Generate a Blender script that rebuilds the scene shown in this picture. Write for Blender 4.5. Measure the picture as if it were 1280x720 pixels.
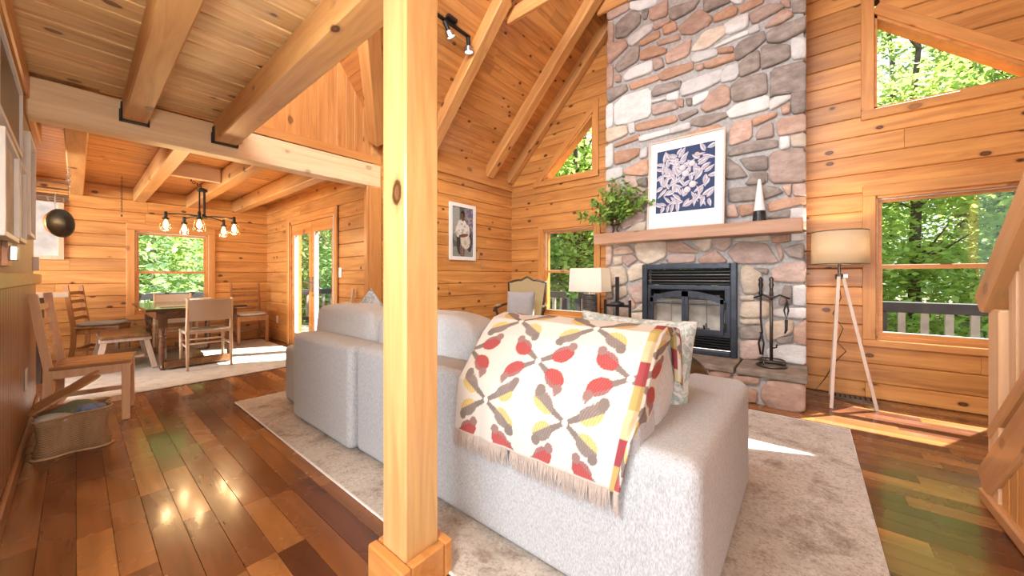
import bpy, bmesh, math, random
from mathutils import Vector, Matrix, noise
R = math.radians
rng = random.Random(7)
for o in list(bpy.data.objects): bpy.data.objects.remove(o)
scene = bpy.context.scene
COL = scene.collection
# ------------------------------------------------------------------ camera
H = 1.08; F = 449.0; CX = 640.0; HY = 346.0; YAW = R(39.5)
cd = bpy.data.cameras.new('camera'); cam = bpy.data.objects.new('camera', cd); COL.objects.link(cam)
cam.location = (0, 0, H); cam.rotation_euler = (R(90), 0, YAW)
cd.sensor_width = 36; cd.lens = 36 * F / 1280; cd.shift_y = -14 / 1280; cd.clip_start = .02; cd.clip_end = 300
scene.camera = cam
# ------------------------------------------------------------------ world, sun, lights, exposure
scene.view_settings.view_transform = 'Standard'; scene.view_settings.look = 'None'
scene.view_settings.gamma = 1; scene.view_settings.use_curve_mapping = False
scene.view_settings.exposure = 0.4
w = bpy.data.worlds.new('World'); scene.world = w; w.use_nodes = True
bg = w.node_tree.nodes['Background']; bg.inputs[0].default_value = (.86, .94, 1, 1); bg.inputs[1].default_value = 1.35
def lamp(name, kind, loc, energy, color=(1, 1, 1), size=None, rot=None, to=None, **kw):
    l = bpy.data.lights.new(name, kind); l.energy = energy; l.color = color
    o = bpy.data.objects.new(name, l); COL.objects.link(o); o.location = loc
    if kind == 'AREA' and size: l.shape = 'RECTANGLE'; l.size, l.size_y = size
    elif kind in ('POINT', 'SPOT') and size: l.shadow_soft_size = size
    if to is not None: o.rotation_euler = (Vector(to) - Vector(loc)).to_track_quat('-Z', 'Y').to_euler()
    for k, v in kw.items(): setattr(l, k, v)
    return o
lamp('sun', 'SUN', (5, 9, 12), 24.0, (1, .95, .86), to=Vector((5, 9, 12)) + Vector((-.35, -.645, -1)), angle=R(.6))
# added fill: area lamps as daylight from openings made up behind the camera
lamp('fill_back', 'AREA', (-.6, -2.9, 1.2), 110, (.88, .95, 1), (3.6, 1.6), to=(-.6, 4, 1.5))
lamp('fill_kitchen', 'AREA', (-5.8, -2.9, 1.4), 210, (.92, .96, 1), (2.0, 1.4), to=(-5.8, 4, 1.2))
lamp('fill_loft', 'AREA', (-1.2, .0, 4.0), 170, (.92, .96, 1), (3.0, 1.8), to=(-1.6, 5, 3.6))  # added fill hung inside the closed loft, no opening there

lamp('fill_globe_light', 'POINT', (.6, -.13, 1.05), 100, (.96, .97, 1), .12)  # added fill from an unseen globe just behind the camera
lamp('fill_pendant_light', 'POINT', (-.6, -.12, 1.50), 165, (1, .96, .9), .12)  # added fill from a globe hung out of frame under the loft

# ------------------------------------------------------------------ pixel helpers
SA, CA = math.sin(YAW), math.cos(YAW)
def ray(px, py):
    r = (px - CX) / F
    return (r * CA - SA, r * SA + CA, -(py - HY) / F)
def onY(px, py, y):
    d = ray(px, py); t = y / d[1]; return (d[0] * t, H + d[2] * t)
# ------------------------------------------------------------------ materials
def nt(name):
    m = bpy.data.materials.new(name); m.use_nodes = True
    t = m.node_tree; b = t.nodes['Principled BSDF']
    return m, t, b
def N(t, kind, **kw):
    n = t.nodes.new(kind)
    for k, v in kw.items():
        if k in n.inputs: n.inputs[k].default_value = v
        else: setattr(n, k, v)
    return n
def L(t, a, b): t.links.new(a, b)
def c4(c): return (c[0], c[1], c[2], 1)
def ramp(t, stops, fac):
    r = t.nodes.new('ShaderNodeValToRGB'); e = r.color_ramp.elements
    while len(e) < len(stops): e.new(.5)
    for i, (p, c) in enumerate(stops): e[i].position = p; e[i].color = c4(c)
    L(t, fac, r.inputs[0]); return r
def mixc(t, fac, a, b, bt='MIX'):
    m = t.nodes.new('ShaderNodeMix'); m.data_type = 'RGBA'; m.blend_type = bt
    for s, v in ((0, fac), (6, a), (7, b)):
        if isinstance(v, (int, float)): m.inputs[s].default_value = v
        elif isinstance(v, tuple): m.inputs[s].default_value = c4(v)
        else: L(t, v, m.inputs[s])
    return m.outputs[2]
def mth(t, op, a, b=0.):
    m = t.nodes.new('ShaderNodeMath'); m.operation = op
    for i, v in enumerate((a, b)):
        if isinstance(v, (int, float)): m.inputs[i].default_value = v
        else: L(t, v, m.inputs[i])
    return m.outputs[0]
def coords(t, scale=(1, 1, 1), rnd=0, kind='Object'):
    tc = N(t, 'ShaderNodeTexCoord'); mp = N(t, 'ShaderNodeMapping'); mp.inputs['Scale'].default_value = scale
    L(t, tc.outputs[kind], mp.inputs[0])
    if rnd:
        oi = N(t, 'ShaderNodeObjectInfo'); v = t.nodes.new('ShaderNodeVectorMath'); v.operation = 'SCALE'
        v.inputs[0].default_value = (37, 61, 23); L(t, oi.outputs['Random'], v.inputs['Scale'])
        L(t, v.outputs[0], mp.inputs['Location'])
    return mp.outputs[0]
def bump(t, b, h, strength=.2, dist=.01):
    n = N(t, 'ShaderNodeBump'); n.inputs['Strength'].default_value = strength; n.inputs['Distance'].default_value = dist
    L(t, h, n.inputs['Height']); L(t, n.outputs[0], b.inputs['Normal'])
def wood(name, light, dark, axis=0, rough=.38, rnd=.3, knots=1., grain=1., kscale=5.):
    m, t, b = nt(name)
    sc = [16 * grain] * 3; sc[axis] = 1.3 * grain
    no = N(t, 'ShaderNodeTexNoise', Scale=1.0, Detail=4.0, Roughness=.6, Distortion=.8); L(t, coords(t, sc, 1), no.inputs[0])
    sf = [70] * 3; sf[axis] = 3
    nf = N(t, 'ShaderNodeTexNoise', Scale=1.0, Detail=2.0); L(t, coords(t, sf, 1), nf.inputs[0])
    g = ramp(t, [(.3, dark), (.62, light)], no.outputs[0]).outputs[0]
    g = mixc(t, .12, g, nf.outputs[1], 'OVERLAY')
    oi = N(t, 'ShaderNodeObjectInfo')
    v = mth(t, 'ADD', mth(t, 'MULTIPLY', oi.outputs['Random'], rnd), 1 - rnd / 2)
    hs = N(t, 'ShaderNodeHueSaturation'); L(t, v, hs.inputs['Value']); L(t, g, hs.inputs['Color'])
    hs.inputs['Hue'].default_value = .5
    col = hs.outputs[0]
    if knots:
        vo = N(t, 'ShaderNodeTexVoronoi', Scale=kscale); ks = [1.] * 3; ks[axis] = .62
        L(t, coords(t, ks, 1), vo.inputs['Vector'])
        wv = N(t, 'ShaderNodeTexNoise', Scale=30.); L(t, coords(t, (1, 1, 1), 1), wv.inputs[0])
        d = mth(t, 'ADD', vo.outputs['Distance'], mth(t, 'MULTIPLY', mth(t, 'SUBTRACT', wv.outputs[0], .5), .05))
        k = ramp(t, [(.0, (.95, .95, .95)), (.06, (.8, .8, .8)), (.085, (1, 1, 1)), (.105, (.9, .9, .9)), (.125, (.25, .25, .25)), (.18, (0, 0, 0))], d).outputs[0]
        kk = mth(t, 'MULTIPLY', k, knots)
        col = mixc(t, kk, col, (dark[0] * .16, dark[1] * .1, dark[2] * .09))
    L(t, col, b.inputs['Base Color']); b.inputs['Roughness'].default_value = rough
    bump(t, b, nf.outputs[0], .06, .004)
    return m
def plain(name, col, rough=.5, metal=0., var=.15, scale=8., bs=.0, bscale=None, col2=None, rnd=0, spec=.5):
    m, t, b = nt(name)
    no = N(t, 'ShaderNodeTexNoise', Scale=scale, Detail=3.0); L(t, coords(t, (1, 1, 1), rnd), no.inputs[0])
    c2 = col2 or tuple(x * (1 - var) for x in col)
    L(t, ramp(t, [(.35, c2), (.65, col)], no.outputs[0]).outputs[0], b.inputs['Base Color'])
    b.inputs['Roughness'].default_value = rough; b.inputs['Metallic'].default_value = metal
    b.inputs['Specular IOR Level'].default_value = spec
    if bs:
        nb = N(t, 'ShaderNodeTexNoise', Scale=bscale or scale * 4, Detail=3.0); L(t, coords(t), nb.inputs[0])
        bump(t, b, nb.outputs[0], bs, .01)
    return m
def emit(name, col, strength, base=None):
    m, t, b = nt(name)
    no = N(t, 'ShaderNodeTexNoise', Scale=20.); L(t, coords(t), no.inputs[0])
    cc = mixc(t, mth(t, 'MULTIPLY', no.outputs[0], .1), col, (1, 1, 1))
    L(t, cc, b.inputs['Emission Color']); b.inputs['Emission Strength'].default_value = strength
    b.inputs['Base Color'].default_value = c4(base or col)
    return m
def fabric(name, col, var=.12, wscale=260., bs=.35, mott=0., rough=.95):
    m, t, b = nt(name)
    no = N(t, 'ShaderNodeTexNoise', Scale=120., Detail=4.); L(t, coords(t, (1, 1, .4)), no.inputs[0])
    n2 = N(t, 'ShaderNodeTexNoise', Scale=wscale, Detail=2.); L(t, coords(t, (1, 1, .3)), n2.inputs[0])
    c2 = tuple(x * (1 - var) for x in col)
    a = ramp(t, [(.35, c2), (.62, col)], n2.outputs[0]).outputs[0]
    a = mixc(t, .35, a, ramp(t, [(.35, c2), (.65, col)], no.outputs[0]).outputs[0])
    L(t, a, b.inputs['Base Color']); b.inputs['Roughness'].default_value = rough
    b.inputs['Sheen Weight'].default_value = .2; b.inputs['Specular IOR Level'].default_value = .15
    bump(t, b, n2.outputs[0], bs, .004)
    return m
def glassm(name, tint=(1, 1, 1), refl=.07):
    m = bpy.data.materials.new(name); m.use_nodes = True; t = m.node_tree; t.nodes.remove(t.nodes['Principled BSDF'])
    out = t.nodes['Material Output']; tr = N(t, 'ShaderNodeBsdfTransparent'); tr.inputs[0].default_value = c4(tint)
    gl = N(t, 'ShaderNodeBsdfGlossy'); gl.inputs['Roughness'].default_value = .02
    fr = N(t, 'ShaderNodeLayerWeight'); mx = N(t, 'ShaderNodeMixShader')
    L(t, mth(t, 'ADD', mth(t, 'MULTIPLY', mth(t, 'POWER', fr.outputs['Facing'], 5.), .6), refl * .5), mx.inputs[0]); L(t, tr.outputs[0], mx.inputs[1]); L(t, gl.outputs[0], mx.inputs[2])
    L(t, mx.outputs[0], out.inputs[0]); return m
def vcol(name, rough=.9, bs=0., bscale=300.):
    m, t, b = nt(name); a = N(t, 'ShaderNodeAttribute', attribute_name='print')
    n2 = N(t, 'ShaderNodeTexNoise', Scale=bscale); L(t, coords(t), n2.inputs[0])
    L(t, mixc(t, .18, a.outputs['Color'], n2.outputs[1], 'OVERLAY'), b.inputs['Base Color'])
    b.inputs['Roughness'].default_value = rough; b.inputs['Specular IOR Level'].default_value = .2
    if bs: bump(t, b, n2.outputs[0], bs, .004)
    return m
def stonemat(name, a, b2, c):
    m, t, b = nt(name)
    no = N(t, 'ShaderNodeTexNoise', Scale=9., Detail=6., Roughness=.65); L(t, coords(t, (1, 1, 1.6), 1), no.inputs[0])
    col = ramp(t, [(.28, b2), (.5, a), (.72, c)], no.outputs[0]).outputs[0]
    oi = N(t, 'ShaderNodeObjectInfo'); hs = N(t, 'ShaderNodeHueSaturation')
    L(t, mth(t, 'ADD', mth(t, 'MULTIPLY', oi.outputs['Random'], .35), .85), hs.inputs['Value']); L(t, col, hs.inputs['Color'])
    L(t, hs.outputs[0], b.inputs['Base Color']); b.inputs['Roughness'].default_value = .85
    nb = N(t, 'ShaderNodeTexNoise', Scale=38., Detail=6.); L(t, coords(t, (1, 1, 1), 1), nb.inputs[0]); bump(t, b, nb.outputs[0], .5, .02)
    return m
PINE = wood('pine_boards', (.63, .295, .085), (.41, .16, .04), knots=1., rough=.36, kscale=6.2)
PINEC = wood('pine_ceiling', (.66, .315, .095), (.40, .155, .04), knots=1., rough=.34, kscale=7.5)
BEAM = wood('pine_beam', (.66, .35, .125), (.50, .23, .07), knots=1., kscale=5., rnd=.12, rough=.4)
POST = wood('pine_post', (.66, .42, .18), (.52, .29, .105), knots=1., kscale=3.8, rnd=.05, rough=.33)
GIRD = wood('pale_girder', (.86, .65, .40), (.74, .50, .27), knots=.5, rnd=.05, rough=.45)
TRIM = wood('pine_trim', (.64, .30, .09), (.50, .205, .056), knots=.6, rnd=.12, kscale=4)
VPINE = wood('vertical_pine', (.62, .29, .09), (.44, .18, .048), axis=0, knots=.7, rnd=.2)
PINEL = wood('loft_pine', (.86, .60, .28), (.64, .37, .14), knots=.9, rough=.34, kscale=6., rnd=.2)
WAIN = wood('wainscot', (.36, .175, .075), (.23, .10, .038), axis=0, knots=.25, rnd=.15, rough=.3)
MANT = wood('mantel_wood', (.46, .27, .17), (.33, .18, .105), knots=.6, rnd=0, rough=.6)
CHW = wood('chair_wood', (.36, .16, .055), (.22, .085, .028), axis=2, knots=0, rnd=.15, rough=.3)
CHL = wood('chair_wood_light', (.78, .51, .31), (.64, .38, .21), axis=2, knots=0, rnd=.08, rough=.35)
OAK = wood('pale_oak', (.66, .46, .30), (.52, .34, .21), axis=2, knots=0, rnd=.08, rough=.45)
ASH = wood('white_ash', (.66, .52, .42), (.52, .38, .28), axis=2, knots=0, rnd=.05, rough=.5)
DARKW = wood('dark_walnut', (.16, .075, .035), (.07, .03, .014), axis=0, knots=0, rnd=.1, rough=.22)
SLAB = wood('slab_wood', (.27, .135, .055), (.13, .055, .022), axis=0, knots=.3, rnd=0, rough=.35)
def floormat():
    m, t, b = nt('hardwood_floor')
    no = N(t, 'ShaderNodeTexNoise', Scale=1., Detail=5., Distortion=.35); L(t, coords(t, (1.6, 14, 14), 1), no.inputs[0])
    oi = N(t, 'ShaderNodeObjectInfo')
    base = ramp(t, [(0, (.075, .021, .008)), (.2, (.125, .038, .012)), (.42, (.175, .058, .017)), (.6, (.22, .08, .023)), (.8, (.29, .118, .034)), (1., (.42, .195, .062))], oi.outputs['Random']).outputs[0]
    g = ramp(t, [(.3, (.45, .42, .4)), (.6, (1, 1, 1))], no.outputs[0]).outputs[0]
    L(t, mixc(t, .75, base, g, 'MULTIPLY'), b.inputs['Base Color'])
    n2 = N(t, 'ShaderNodeTexNoise', Scale=4., Detail=3.); L(t, coords(t, (1, 1, 1), 1), n2.inputs[0])
    L(t, ramp(t, [(.3, (.17, .17, .17)), (.7, (.32, .32, .32))], n2.outputs[0]).outputs[0], b.inputs['Roughness'])
    b.inputs['Coat Weight'].default_value = .25; b.inputs['Coat Roughness'].default_value = .1
    bump(t, b, no.outputs[0], .05, .004); return m
FLOOR = floormat()
def rugmat(name, c1, c2, c3, s=1.):
    m, t, b = nt(name)
    n1 = N(t, 'ShaderNodeTexNoise', Scale=4.2 * s, Detail=10., Roughness=.78, Distortion=.3); L(t, coords(t, (1, 1, 1)), n1.inputs[0])
    n2 = N(t, 'ShaderNodeTexNoise', Scale=70. * s, Detail=5., Roughness=.85); L(t, coords(t, (1, 1, 1)), n2.inputs[0])
    n3 = N(t, 'ShaderNodeTexNoise', Scale=420.); L(t, coords(t), n3.inputs[0])
    wv = N(t, 'ShaderNodeTexVoronoi', Scale=2.2 * s); L(t, coords(t), wv.inputs['Vector'])
    a = ramp(t, [(.31, c2), (.49, c1), (.68, c3)], n1.outputs[0]).outputs[0]
    f = ramp(t, [(.48, (0, 0, 0)), (.6, (1, 1, 1))], n2.outputs[0]).outputs[0]
    a = mixc(t, mth(t, 'MULTIPLY', f, .55), a, c2)
    rg = ramp(t, [(.24, (0, 0, 0)), (.30, (.6, .6, .6)), (.36, (0, 0, 0)), (.46, (0, 0, 0)), (.51, (.5, .5, .5)), (.56, (0, 0, 0))], wv.outputs['Distance']).outputs[0]
    a = mixc(t, rg, a, c1)
    a = mixc(t, .2, a, n3.outputs[1], 'OVERLAY')
    L(t, a, b.inputs['Base Color']); b.inputs['Roughness'].default_value = .97; b.inputs['Specular IOR Level'].default_value = .1
    bump(t, b, n3.outputs[0], .25, .003); return m
RUG = rugmat('faded_rug', (.55, .52, .48), (.22, .165, .125), (.68, .67, .645))
RUG2 = rugmat('dining_rug_weave', (.56, .52, .46), (.36, .32, .28), (.66, .63, .58), 1.4)
SOFA = fabric('sofa_chenille', (.53, .56, .60), .40, 330., .7)
CUSH = fabric('sofa_cushion', (.60, .63, .665), .26, 330., .5)
WHITEF = fabric('white_linen', (.78, .77, .75), .12)
GREYF = fabric('grey_linen', (.42, .42, .43), .25)
TANF = fabric('tan_upholstery', (.46, .36, .20), .2)
BLACK = plain('black_iron', (.018, .018, .02), .45, .3, .4)
INSERT = plain('blue_black_steel', (.055, .065, .085), .42, .6, .3, 12.)
STEEL = plain('brushed_steel', (.55, .56, .57), .28, 1., .2)
BRONZE = plain('bronze_band', (.16, .125, .075), .32, .85, .4, 5.)
PEWTER = plain('pewter_iron', (.13, .115, .10), .38, .8, .4)
WHITEP = plain('white_paint', (.80, .80, .79), .45, 0, .05)
BEIGE = plain('beige_wall_paint', (.50, .40, .27), .6, 0, .06, 3.)
GAP = plain('shadow_joint_wood', (.10, .045, .016), .8, 0, .3)
GLINTJ = plain('joint_glint_wood', (.95, .82, .58), .6, 0, .1)  # pale backing paints the light caught in the loft ceiling grooves
MORTAR = plain('mortar', (.46, .445, .43), .95, 0, .25, 30., .6, 60)
DARK = plain('dark_void', (.012, .011, .01), .8, 0, .3)
BRICK = plain('firebrick', (.78, .73, .64), .9, 0, .35, 7., .3)
GLASS = glassm('window_glass'); JAR = glassm('jar_glass', (1, .93, .8), .12); FGLASS = glassm('fire_glass', (.96, .96, .96), .06)
BULB = emit('bulb_glow', (1, .6, .2), 26); SPOTG = emit('spot_glow', (1, .9, .75), 12)
DECKW = plain('deck_boards', (.20, .17, .14), .7, 0, .3, 6.); RAILD = plain('deck_rail_dark', (.035, .035, .042), .6, 0, .3); BALP = plain('baluster_pale', (.36, .33, .29), .7, 0, .3)
STN = {'w': stonemat('stone_white', (.63, .62, .605), (.52, .51, .50), (.72, .71, .70)),
       't': stonemat('stone_tan', (.46, .305, .235), (.34, .225, .175), (.57, .42, .35)),
       'o': stonemat('stone_rust', (.45, .265, .175), (.34, .195, .125), (.54, .36, .26)),
       'g': stonemat('stone_grey', (.27, .225, .195), (.165, .14, .125), (.38, .335, .30)),
       'p': stonemat('stone_pink', (.44, .325, .275), (.32, .235, .2), (.55, .44, .39)),
       'c': stonemat('stone_cream', (.55, .46, .36), (.43, .35, .27), (.66, .59, .50))}
# ------------------------------------------------------------------ object helpers
def tag(o, label=None, cat=None, group=None, kind=None):
    if label: o['label'] = label
    if cat: o['category'] = cat
    if group: o['group'] = group
    if kind: o['kind'] = kind
    return o
def E(name, label, cat, loc=(0, 0, 0), rz=0., group=None):
    o = bpy.data.objects.new(name, None); COL.objects.link(o); o.empty_display_size = .1
    o.location = loc; o.rotation_euler = (0, 0, rz)
    return tag(o, label, cat, group)
def copy_tree(o, parent=None):
    c = o.copy(); COL.objects.link(c); c.parent = parent
    for ch in list(o.children): copy_tree(ch, c)
    return c
def mesh(name, v, f, mat, parent=None, smooth=False, mtx=None):
    me = bpy.data.meshes.new(name); me.from_pydata([tuple(p) for p in v], [], f); me.materials.append(mat)
    if smooth: me.polygons.foreach_set('use_smooth', [True] * len(me.polygons))
    o = bpy.data.objects.new(name, me); COL.objects.link(o)
    if parent: o.parent = parent
    if mtx is not None: o.matrix_local = mtx
    return o
class MB:
    def __init__(s): s.v = []; s.f = []
    def add(s, v, f):
        n = len(s.v); s.v += [Vector(p) for p in v]; s.f += [tuple(i + n for i in q) for q in f]; return s
    def box(s, x0, x1, y0, y1, z0, z1):
        return s.add([(x0, y0, z0), (x1, y0, z0), (x1, y1, z0), (x0, y1, z0), (x0, y0, z1), (x1, y0, z1), (x1, y1, z1), (x0, y1, z1)],
                     [(3, 2, 1, 0), (4, 5, 6, 7), (0, 1, 5, 4), (1, 2, 6, 5), (2, 3, 7, 6), (3, 0, 4, 7)])
    def bar(s, p0, p1, w, h, up=(0, 0, 1), w1=None, h1=None):
        p0 = Vector(p0); p1 = Vector(p1); d = (p1 - p0).normalized(); up = Vector(up)
        if abs(d.dot(up)) > .98: up = Vector((0, 1, 0))
        a = d.cross(up).normalized(); b = a.cross(d).normalized(); w1 = w1 or w; h1 = h1 or h; v = []
        for p, ww, hh in ((p0, w, h), (p1, w1, h1)):
            for i, j in ((-1, -1), (1, -1), (1, 1), (-1, 1)): v.append(p + a * i * ww / 2 + b * j * hh / 2)
        return s.add(v, [(0, 1, 2, 3), (7, 6, 5, 4), (0, 4, 5, 1), (1, 5, 6, 2), (2, 6, 7, 3), (3, 7, 4, 0)])
    def tube(s, pts, r, n=8, cap=True):
        pts = [Vector(p) for p in pts]; rs = r if isinstance(r, (list, tuple)) else [r] * len(pts); v = []; f = []
        prev = None
        for i, p in enumerate(pts):
            d = (pts[min(i + 1, len(pts) - 1)] - pts[max(i - 1, 0)]).normalized()
            if prev is None:
                a = d.cross(Vector((0, 0, 1)));
                if a.length < .05: a = d.cross(Vector((0, 1, 0)))
            else: a = prev - d * prev.dot(d)
            a.normalize(); b = d.cross(a); prev = a
            for k in range(n):
                th = 2 * math.pi * k / n; v.append(p + (a * math.cos(th) + b * math.sin(th)) * rs[i])
        for i in range(len(pts) - 1):
            for k in range(n): f.append((i * n + k, i * n + (k + 1) % n, (i + 1) * n + (k + 1) % n, (i + 1) * n + k))
        if cap: f += [tuple(range(n))[::-1], tuple(range((len(pts) - 1) * n, len(pts) * n))]
        return s.add(v, f)
    def lathe(s, prof, n=20, c=(0, 0, 0), cap=True):
        v = []; f = []; m = len(prof)
        for r, z in prof:
            for k in range(n):
                a = 2 * math.pi * k / n; v.append((c[0] + r * math.cos(a), c[1] + r * math.sin(a), c[2] + z))
        for i in range(m - 1):
            for k in range(n): f.append((i * n + k, i * n + (k + 1) % n, (i + 1) * n + (k + 1) % n, (i + 1) * n + k))
        if cap: f += [tuple(range(n))[::-1], tuple(range((m - 1) * n, m * n))]
        return s.add(v, f)
    def torus(s, c, R0, r, n=28, k=8, axis='z'):
        pts = []
        for i in range(n + 1):
            a = 2 * math.pi * i / n; x, y = R0 * math.cos(a), R0 * math.sin(a)
            pts.append(Vector(c) + (Vector((x, y, 0)) if axis == 'z' else Vector((x, 0, y)) if axis == 'y' else Vector((0, x, y))))
        return s.tube(pts, r, k, False)
    def prism(s, poly, z0, z1):
        n = len(poly)
        return s.add([(x, y, z0) for x, y in poly] + [(x, y, z1) for x, y in poly],
                     [tuple(range(n))[::-1], tuple(range(n, 2 * n))] + [(i, (i + 1) % n, n + (i + 1) % n, n + i) for i in range(n)])
    def tf(s, M):
        s.v = [M @ p for p in s.v]; return s
    def build(s, name, mat, parent=None, bevel=0, seg=2, smooth=False, sub=0, mtx=None):
        o = mesh(name, s.v, s.f, mat, parent, smooth, mtx)
        if bevel:
            b = o.modifiers.new('bevel', 'BEVEL'); b.width = bevel; b.segments = seg; b.limit_method = 'ANGLE'; b.angle_limit = R(40)
            if smooth or seg > 2:
                o.data.polygons.foreach_set('use_smooth', [True] * len(o.data.polygons)); b.harden_normals = True
        if sub:
            m = o.modifiers.new('sub', 'SUBSURF'); m.levels = sub; m.render_levels = sub
        return o
def rbox(name, x0, x1, y0, y1, z0, z1, mat, parent, r=.03, seg=4, mtx=None):
    return MB().box(x0, x1, y0, y1, z0, z1).build(name, mat, parent, r, seg, True, mtx=mtx)
def frame_mtx(o, U, V, W):
    M = Matrix((U, V, W)).transposed().to_4x4(); M.translation = Vector(o); return M
def beam(name, parent, p0, p1, w, h, mat, up=(0, 0, 1), bevel=.008):
    """box beam with its length on local x"""
    p0 = Vector(p0); p1 = Vector(p1); d = p1 - p0; Ln = d.length; d.normalize(); up = Vector(up)
    if abs(d.dot(up)) > .98: up = Vector((0, 1, 0))
    y = up.cross(d).normalized(); z = d.cross(y)
    return MB().box(-Ln / 2, Ln / 2, -w / 2, w / 2, -h / 2, h / 2).build(name, mat, parent, bevel, 1, mtx=frame_mtx((p0 + p1) / 2, d, y, z))
def plank(parent, O, U, V, W, quad, thick, ch, mat, name='plank'):
    """quad: four (u,v) corners, ccw; chamfered on its two long edges"""
    cu = sum(q[0] for q in quad) / 4; cv = sum(q[1] for q in quad) / 4
    q = [(a - cu, b - cv) for a, b in quad]; sg = (1, 1, -1, -1)
    v = [(a, b, 0) for a, b in q] + [(a, b, thick - ch) for a, b in q] + [(a, b + sg[i] * ch, thick) for i, (a, b) in enumerate(q)]
    f = [(3, 2, 1, 0)] + [(i, (i + 1) % 4, 4 + (i + 1) % 4, 4 + i) for i in range(4)] + [(4 + i, 4 + (i + 1) % 4, 8 + (i + 1) % 4, 8 + i) for i in range(4)] + [(8, 9, 10, 11)]
    return mesh(name, v, f, mat, parent, mtx=frame_mtx(Vector(O) + Vector(U) * cu + Vector(V) * cv, U, V, W))
Z3 = Vector((0, 0, 1))
def courses(root, bk, O, U, Nn, z0, z1, ext, holes, mat, phase, ch=.17, thick=.028, cham=.007, maxlen=3.2, back=.1):
    """horizontal boards; ext(z)->(u0,u1); holes: (za,zb,fn(z)->(u0,u1)); bk collects a solid backing"""
    k0 = math.floor((z0 - phase) / ch); z = phase + k0 * ch; U = Vector(U); Nn = Vector(Nn)
    while z < z1 - .005:
        a, b = max(z, z0), min(z + ch, z1); z += ch
        if b - a < .01: continue
        segs = [(ext(a)[0], ext(a)[1], ext(b)[0], ext(b)[1])]
        if ext(b)[1] - ext(b)[0] < .02: continue
        extra = []
        for za, zb, fn in holes:
            lo, hi = max(a, za), min(b, zb)
            if hi - lo < .002: continue
            h0, h1 = fn(max(a, za)), fn(min(b, zb)); new = []
            full0 = fn(za) if a < za else fn(a); full1 = fn(zb) if b > zb else fn(b)
            for s in segs:
                if full0[1] <= s[0] or full0[0] >= s[1]: new.append(s); continue
                if full0[0] > s[0] + .01: new.append((s[0], full0[0], s[2], full1[0] if b <= zb else full0[0]))
                if full0[1] < s[1] - .01: new.append((full0[1], s[1], full1[1] if b <= zb else full0[1], s[3]))
            segs = new
            if a < za - .015: extra.append((a, za, full0[0], full0[1]))
            if b > zb + .015 and full1[1] - full1[0] > .02: extra.append((zb, b, full1[0], full1[1]))
        pieces = []
        for s in segs:
            if max(s[1] - s[0], s[3] - s[2]) < .015: continue
            cuts = []; Ln = s[1] - s[0]; p = s[0] + rng.uniform(.4, maxlen)
            while p < s[1] - .35: cuts.append(p); p += rng.uniform(1.0, maxlen)
            e = [(s[0], s[2])] + [(c, c) for c in cuts] + [(s[1], s[3])]
            for (l0, l1), (r0, r1) in zip(e, e[1:]): pieces.append([(l0, a), (r0, a), (max(r1, l1 + .001), b), (l1, b)])
        for za, zb, ua, ub in extra: pieces.append([(ua, za), (ub, za), (ub, zb), (ua, zb)])
        for q in pieces:
            plank(root, O, U, Z3, Nn, [(q[0][0] + .001, q[0][1] + .0015), (q[1][0] - .001, q[1][1] + .0015), (q[2][0] - .001, q[2][1] - .0015), (q[3][0] + .001, q[3][1] - .0015)], thick, cham, mat)
            vs = [Vector(O) + U * u + Z3 * zz - Nn * dd for dd in (.0, back) for u, zz in q]
            bk.add(vs, [(3, 2, 1, 0), (4, 5, 6, 7), (0, 1, 5, 4), (1, 2, 6, 5), (2, 3, 7, 6), (3, 0, 4, 7)][::1])
def struct(name, bk, mat):
    o = bk.build(name, mat); o['kind'] = 'structure'; return o
def proot(name):
    o = bpy.data.objects.new(name, bpy.data.meshes.new(name)); COL.objects.link(o); o['kind'] = 'structure'; return o
def fill(o, bk, mat):
    o.data.from_pydata([tuple(p) for p in bk.v], [], bk.f); o.data.materials.append(mat); o.data.update()
# ================================================================== SETTING
WY = 4.52; WX = -3.74; DX = -7.5; DY = 2.2; RX = 1.9; BY = -3.0; LY = -.21
SL = 1.03
def zdeck(x): return 2.72 + SL * (x - WX)
def zraf(x): return 2.50 + SL * (x - WX)
RIDGE = -.93
def inframe(x, y, z, m=60):
    r = x * CA + y * SA; d = -x * SA + y * CA
    if d < .15: return False
    px, py = CX + F * r / d, HY - F * (z - H) / d
    return -m < px < 1280 + m and -m < py < 720 + m
# ---- floor
fl = proot('floor')
fb = MB().box(DX - .1, RX + .1, BY - .1, DY + .1, -.12, -.016).box(WX - .1, RX + .1, DY + .1, WY + .1, -.12, -.016)
fill(fl, fb, DARK)
fp = []; y = BY; PW = .1
while y < WY - .01:
    x1 = RX; x = (DX if y < DY - .05 else WX) - rng.uniform(0, .8)
    while x < x1:
        ln = rng.uniform(.45, 1.5); a, b = max(x, DX if y < DY - .05 else WX), min(x + ln, x1); x += ln
        if b - a < .04: continue
        under = (a > -3.7 and b < .15 and y > .9 and y + PW < 3.4)
        vis = any(inframe(a + (b - a) * q, y + .05, 0, 5) for q in (0, .25, .5, .75, 1)) and not under and not (y < LY - .05 and a > -5)
        fp.append((0 if vis else 1, math.hypot((a + b) / 2, y), a, b, y))
    y += PW
fp.sort(); rest = MB()
for i, (_, _, a, b, y) in enumerate(fp):
    if i < 295: plank(fl, (0, 0, -.016), Vector((1, 0, 0)), Vector((0, 1, 0)), Z3, [(a + .0006, y + .0006), (b - .0006, y + .0006), (b - .0006, y + PW - .0006), (a + .0006, y + PW - .0006)], .016, .0008, FLOOR)
    else: rest.box(a + .0006, b - .0006, y + .0006, y + PW - .0006, -.016, 0)
o = rest.build('plank_rest', FLOOR, fl); o['kind'] = 'stuff'
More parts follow.
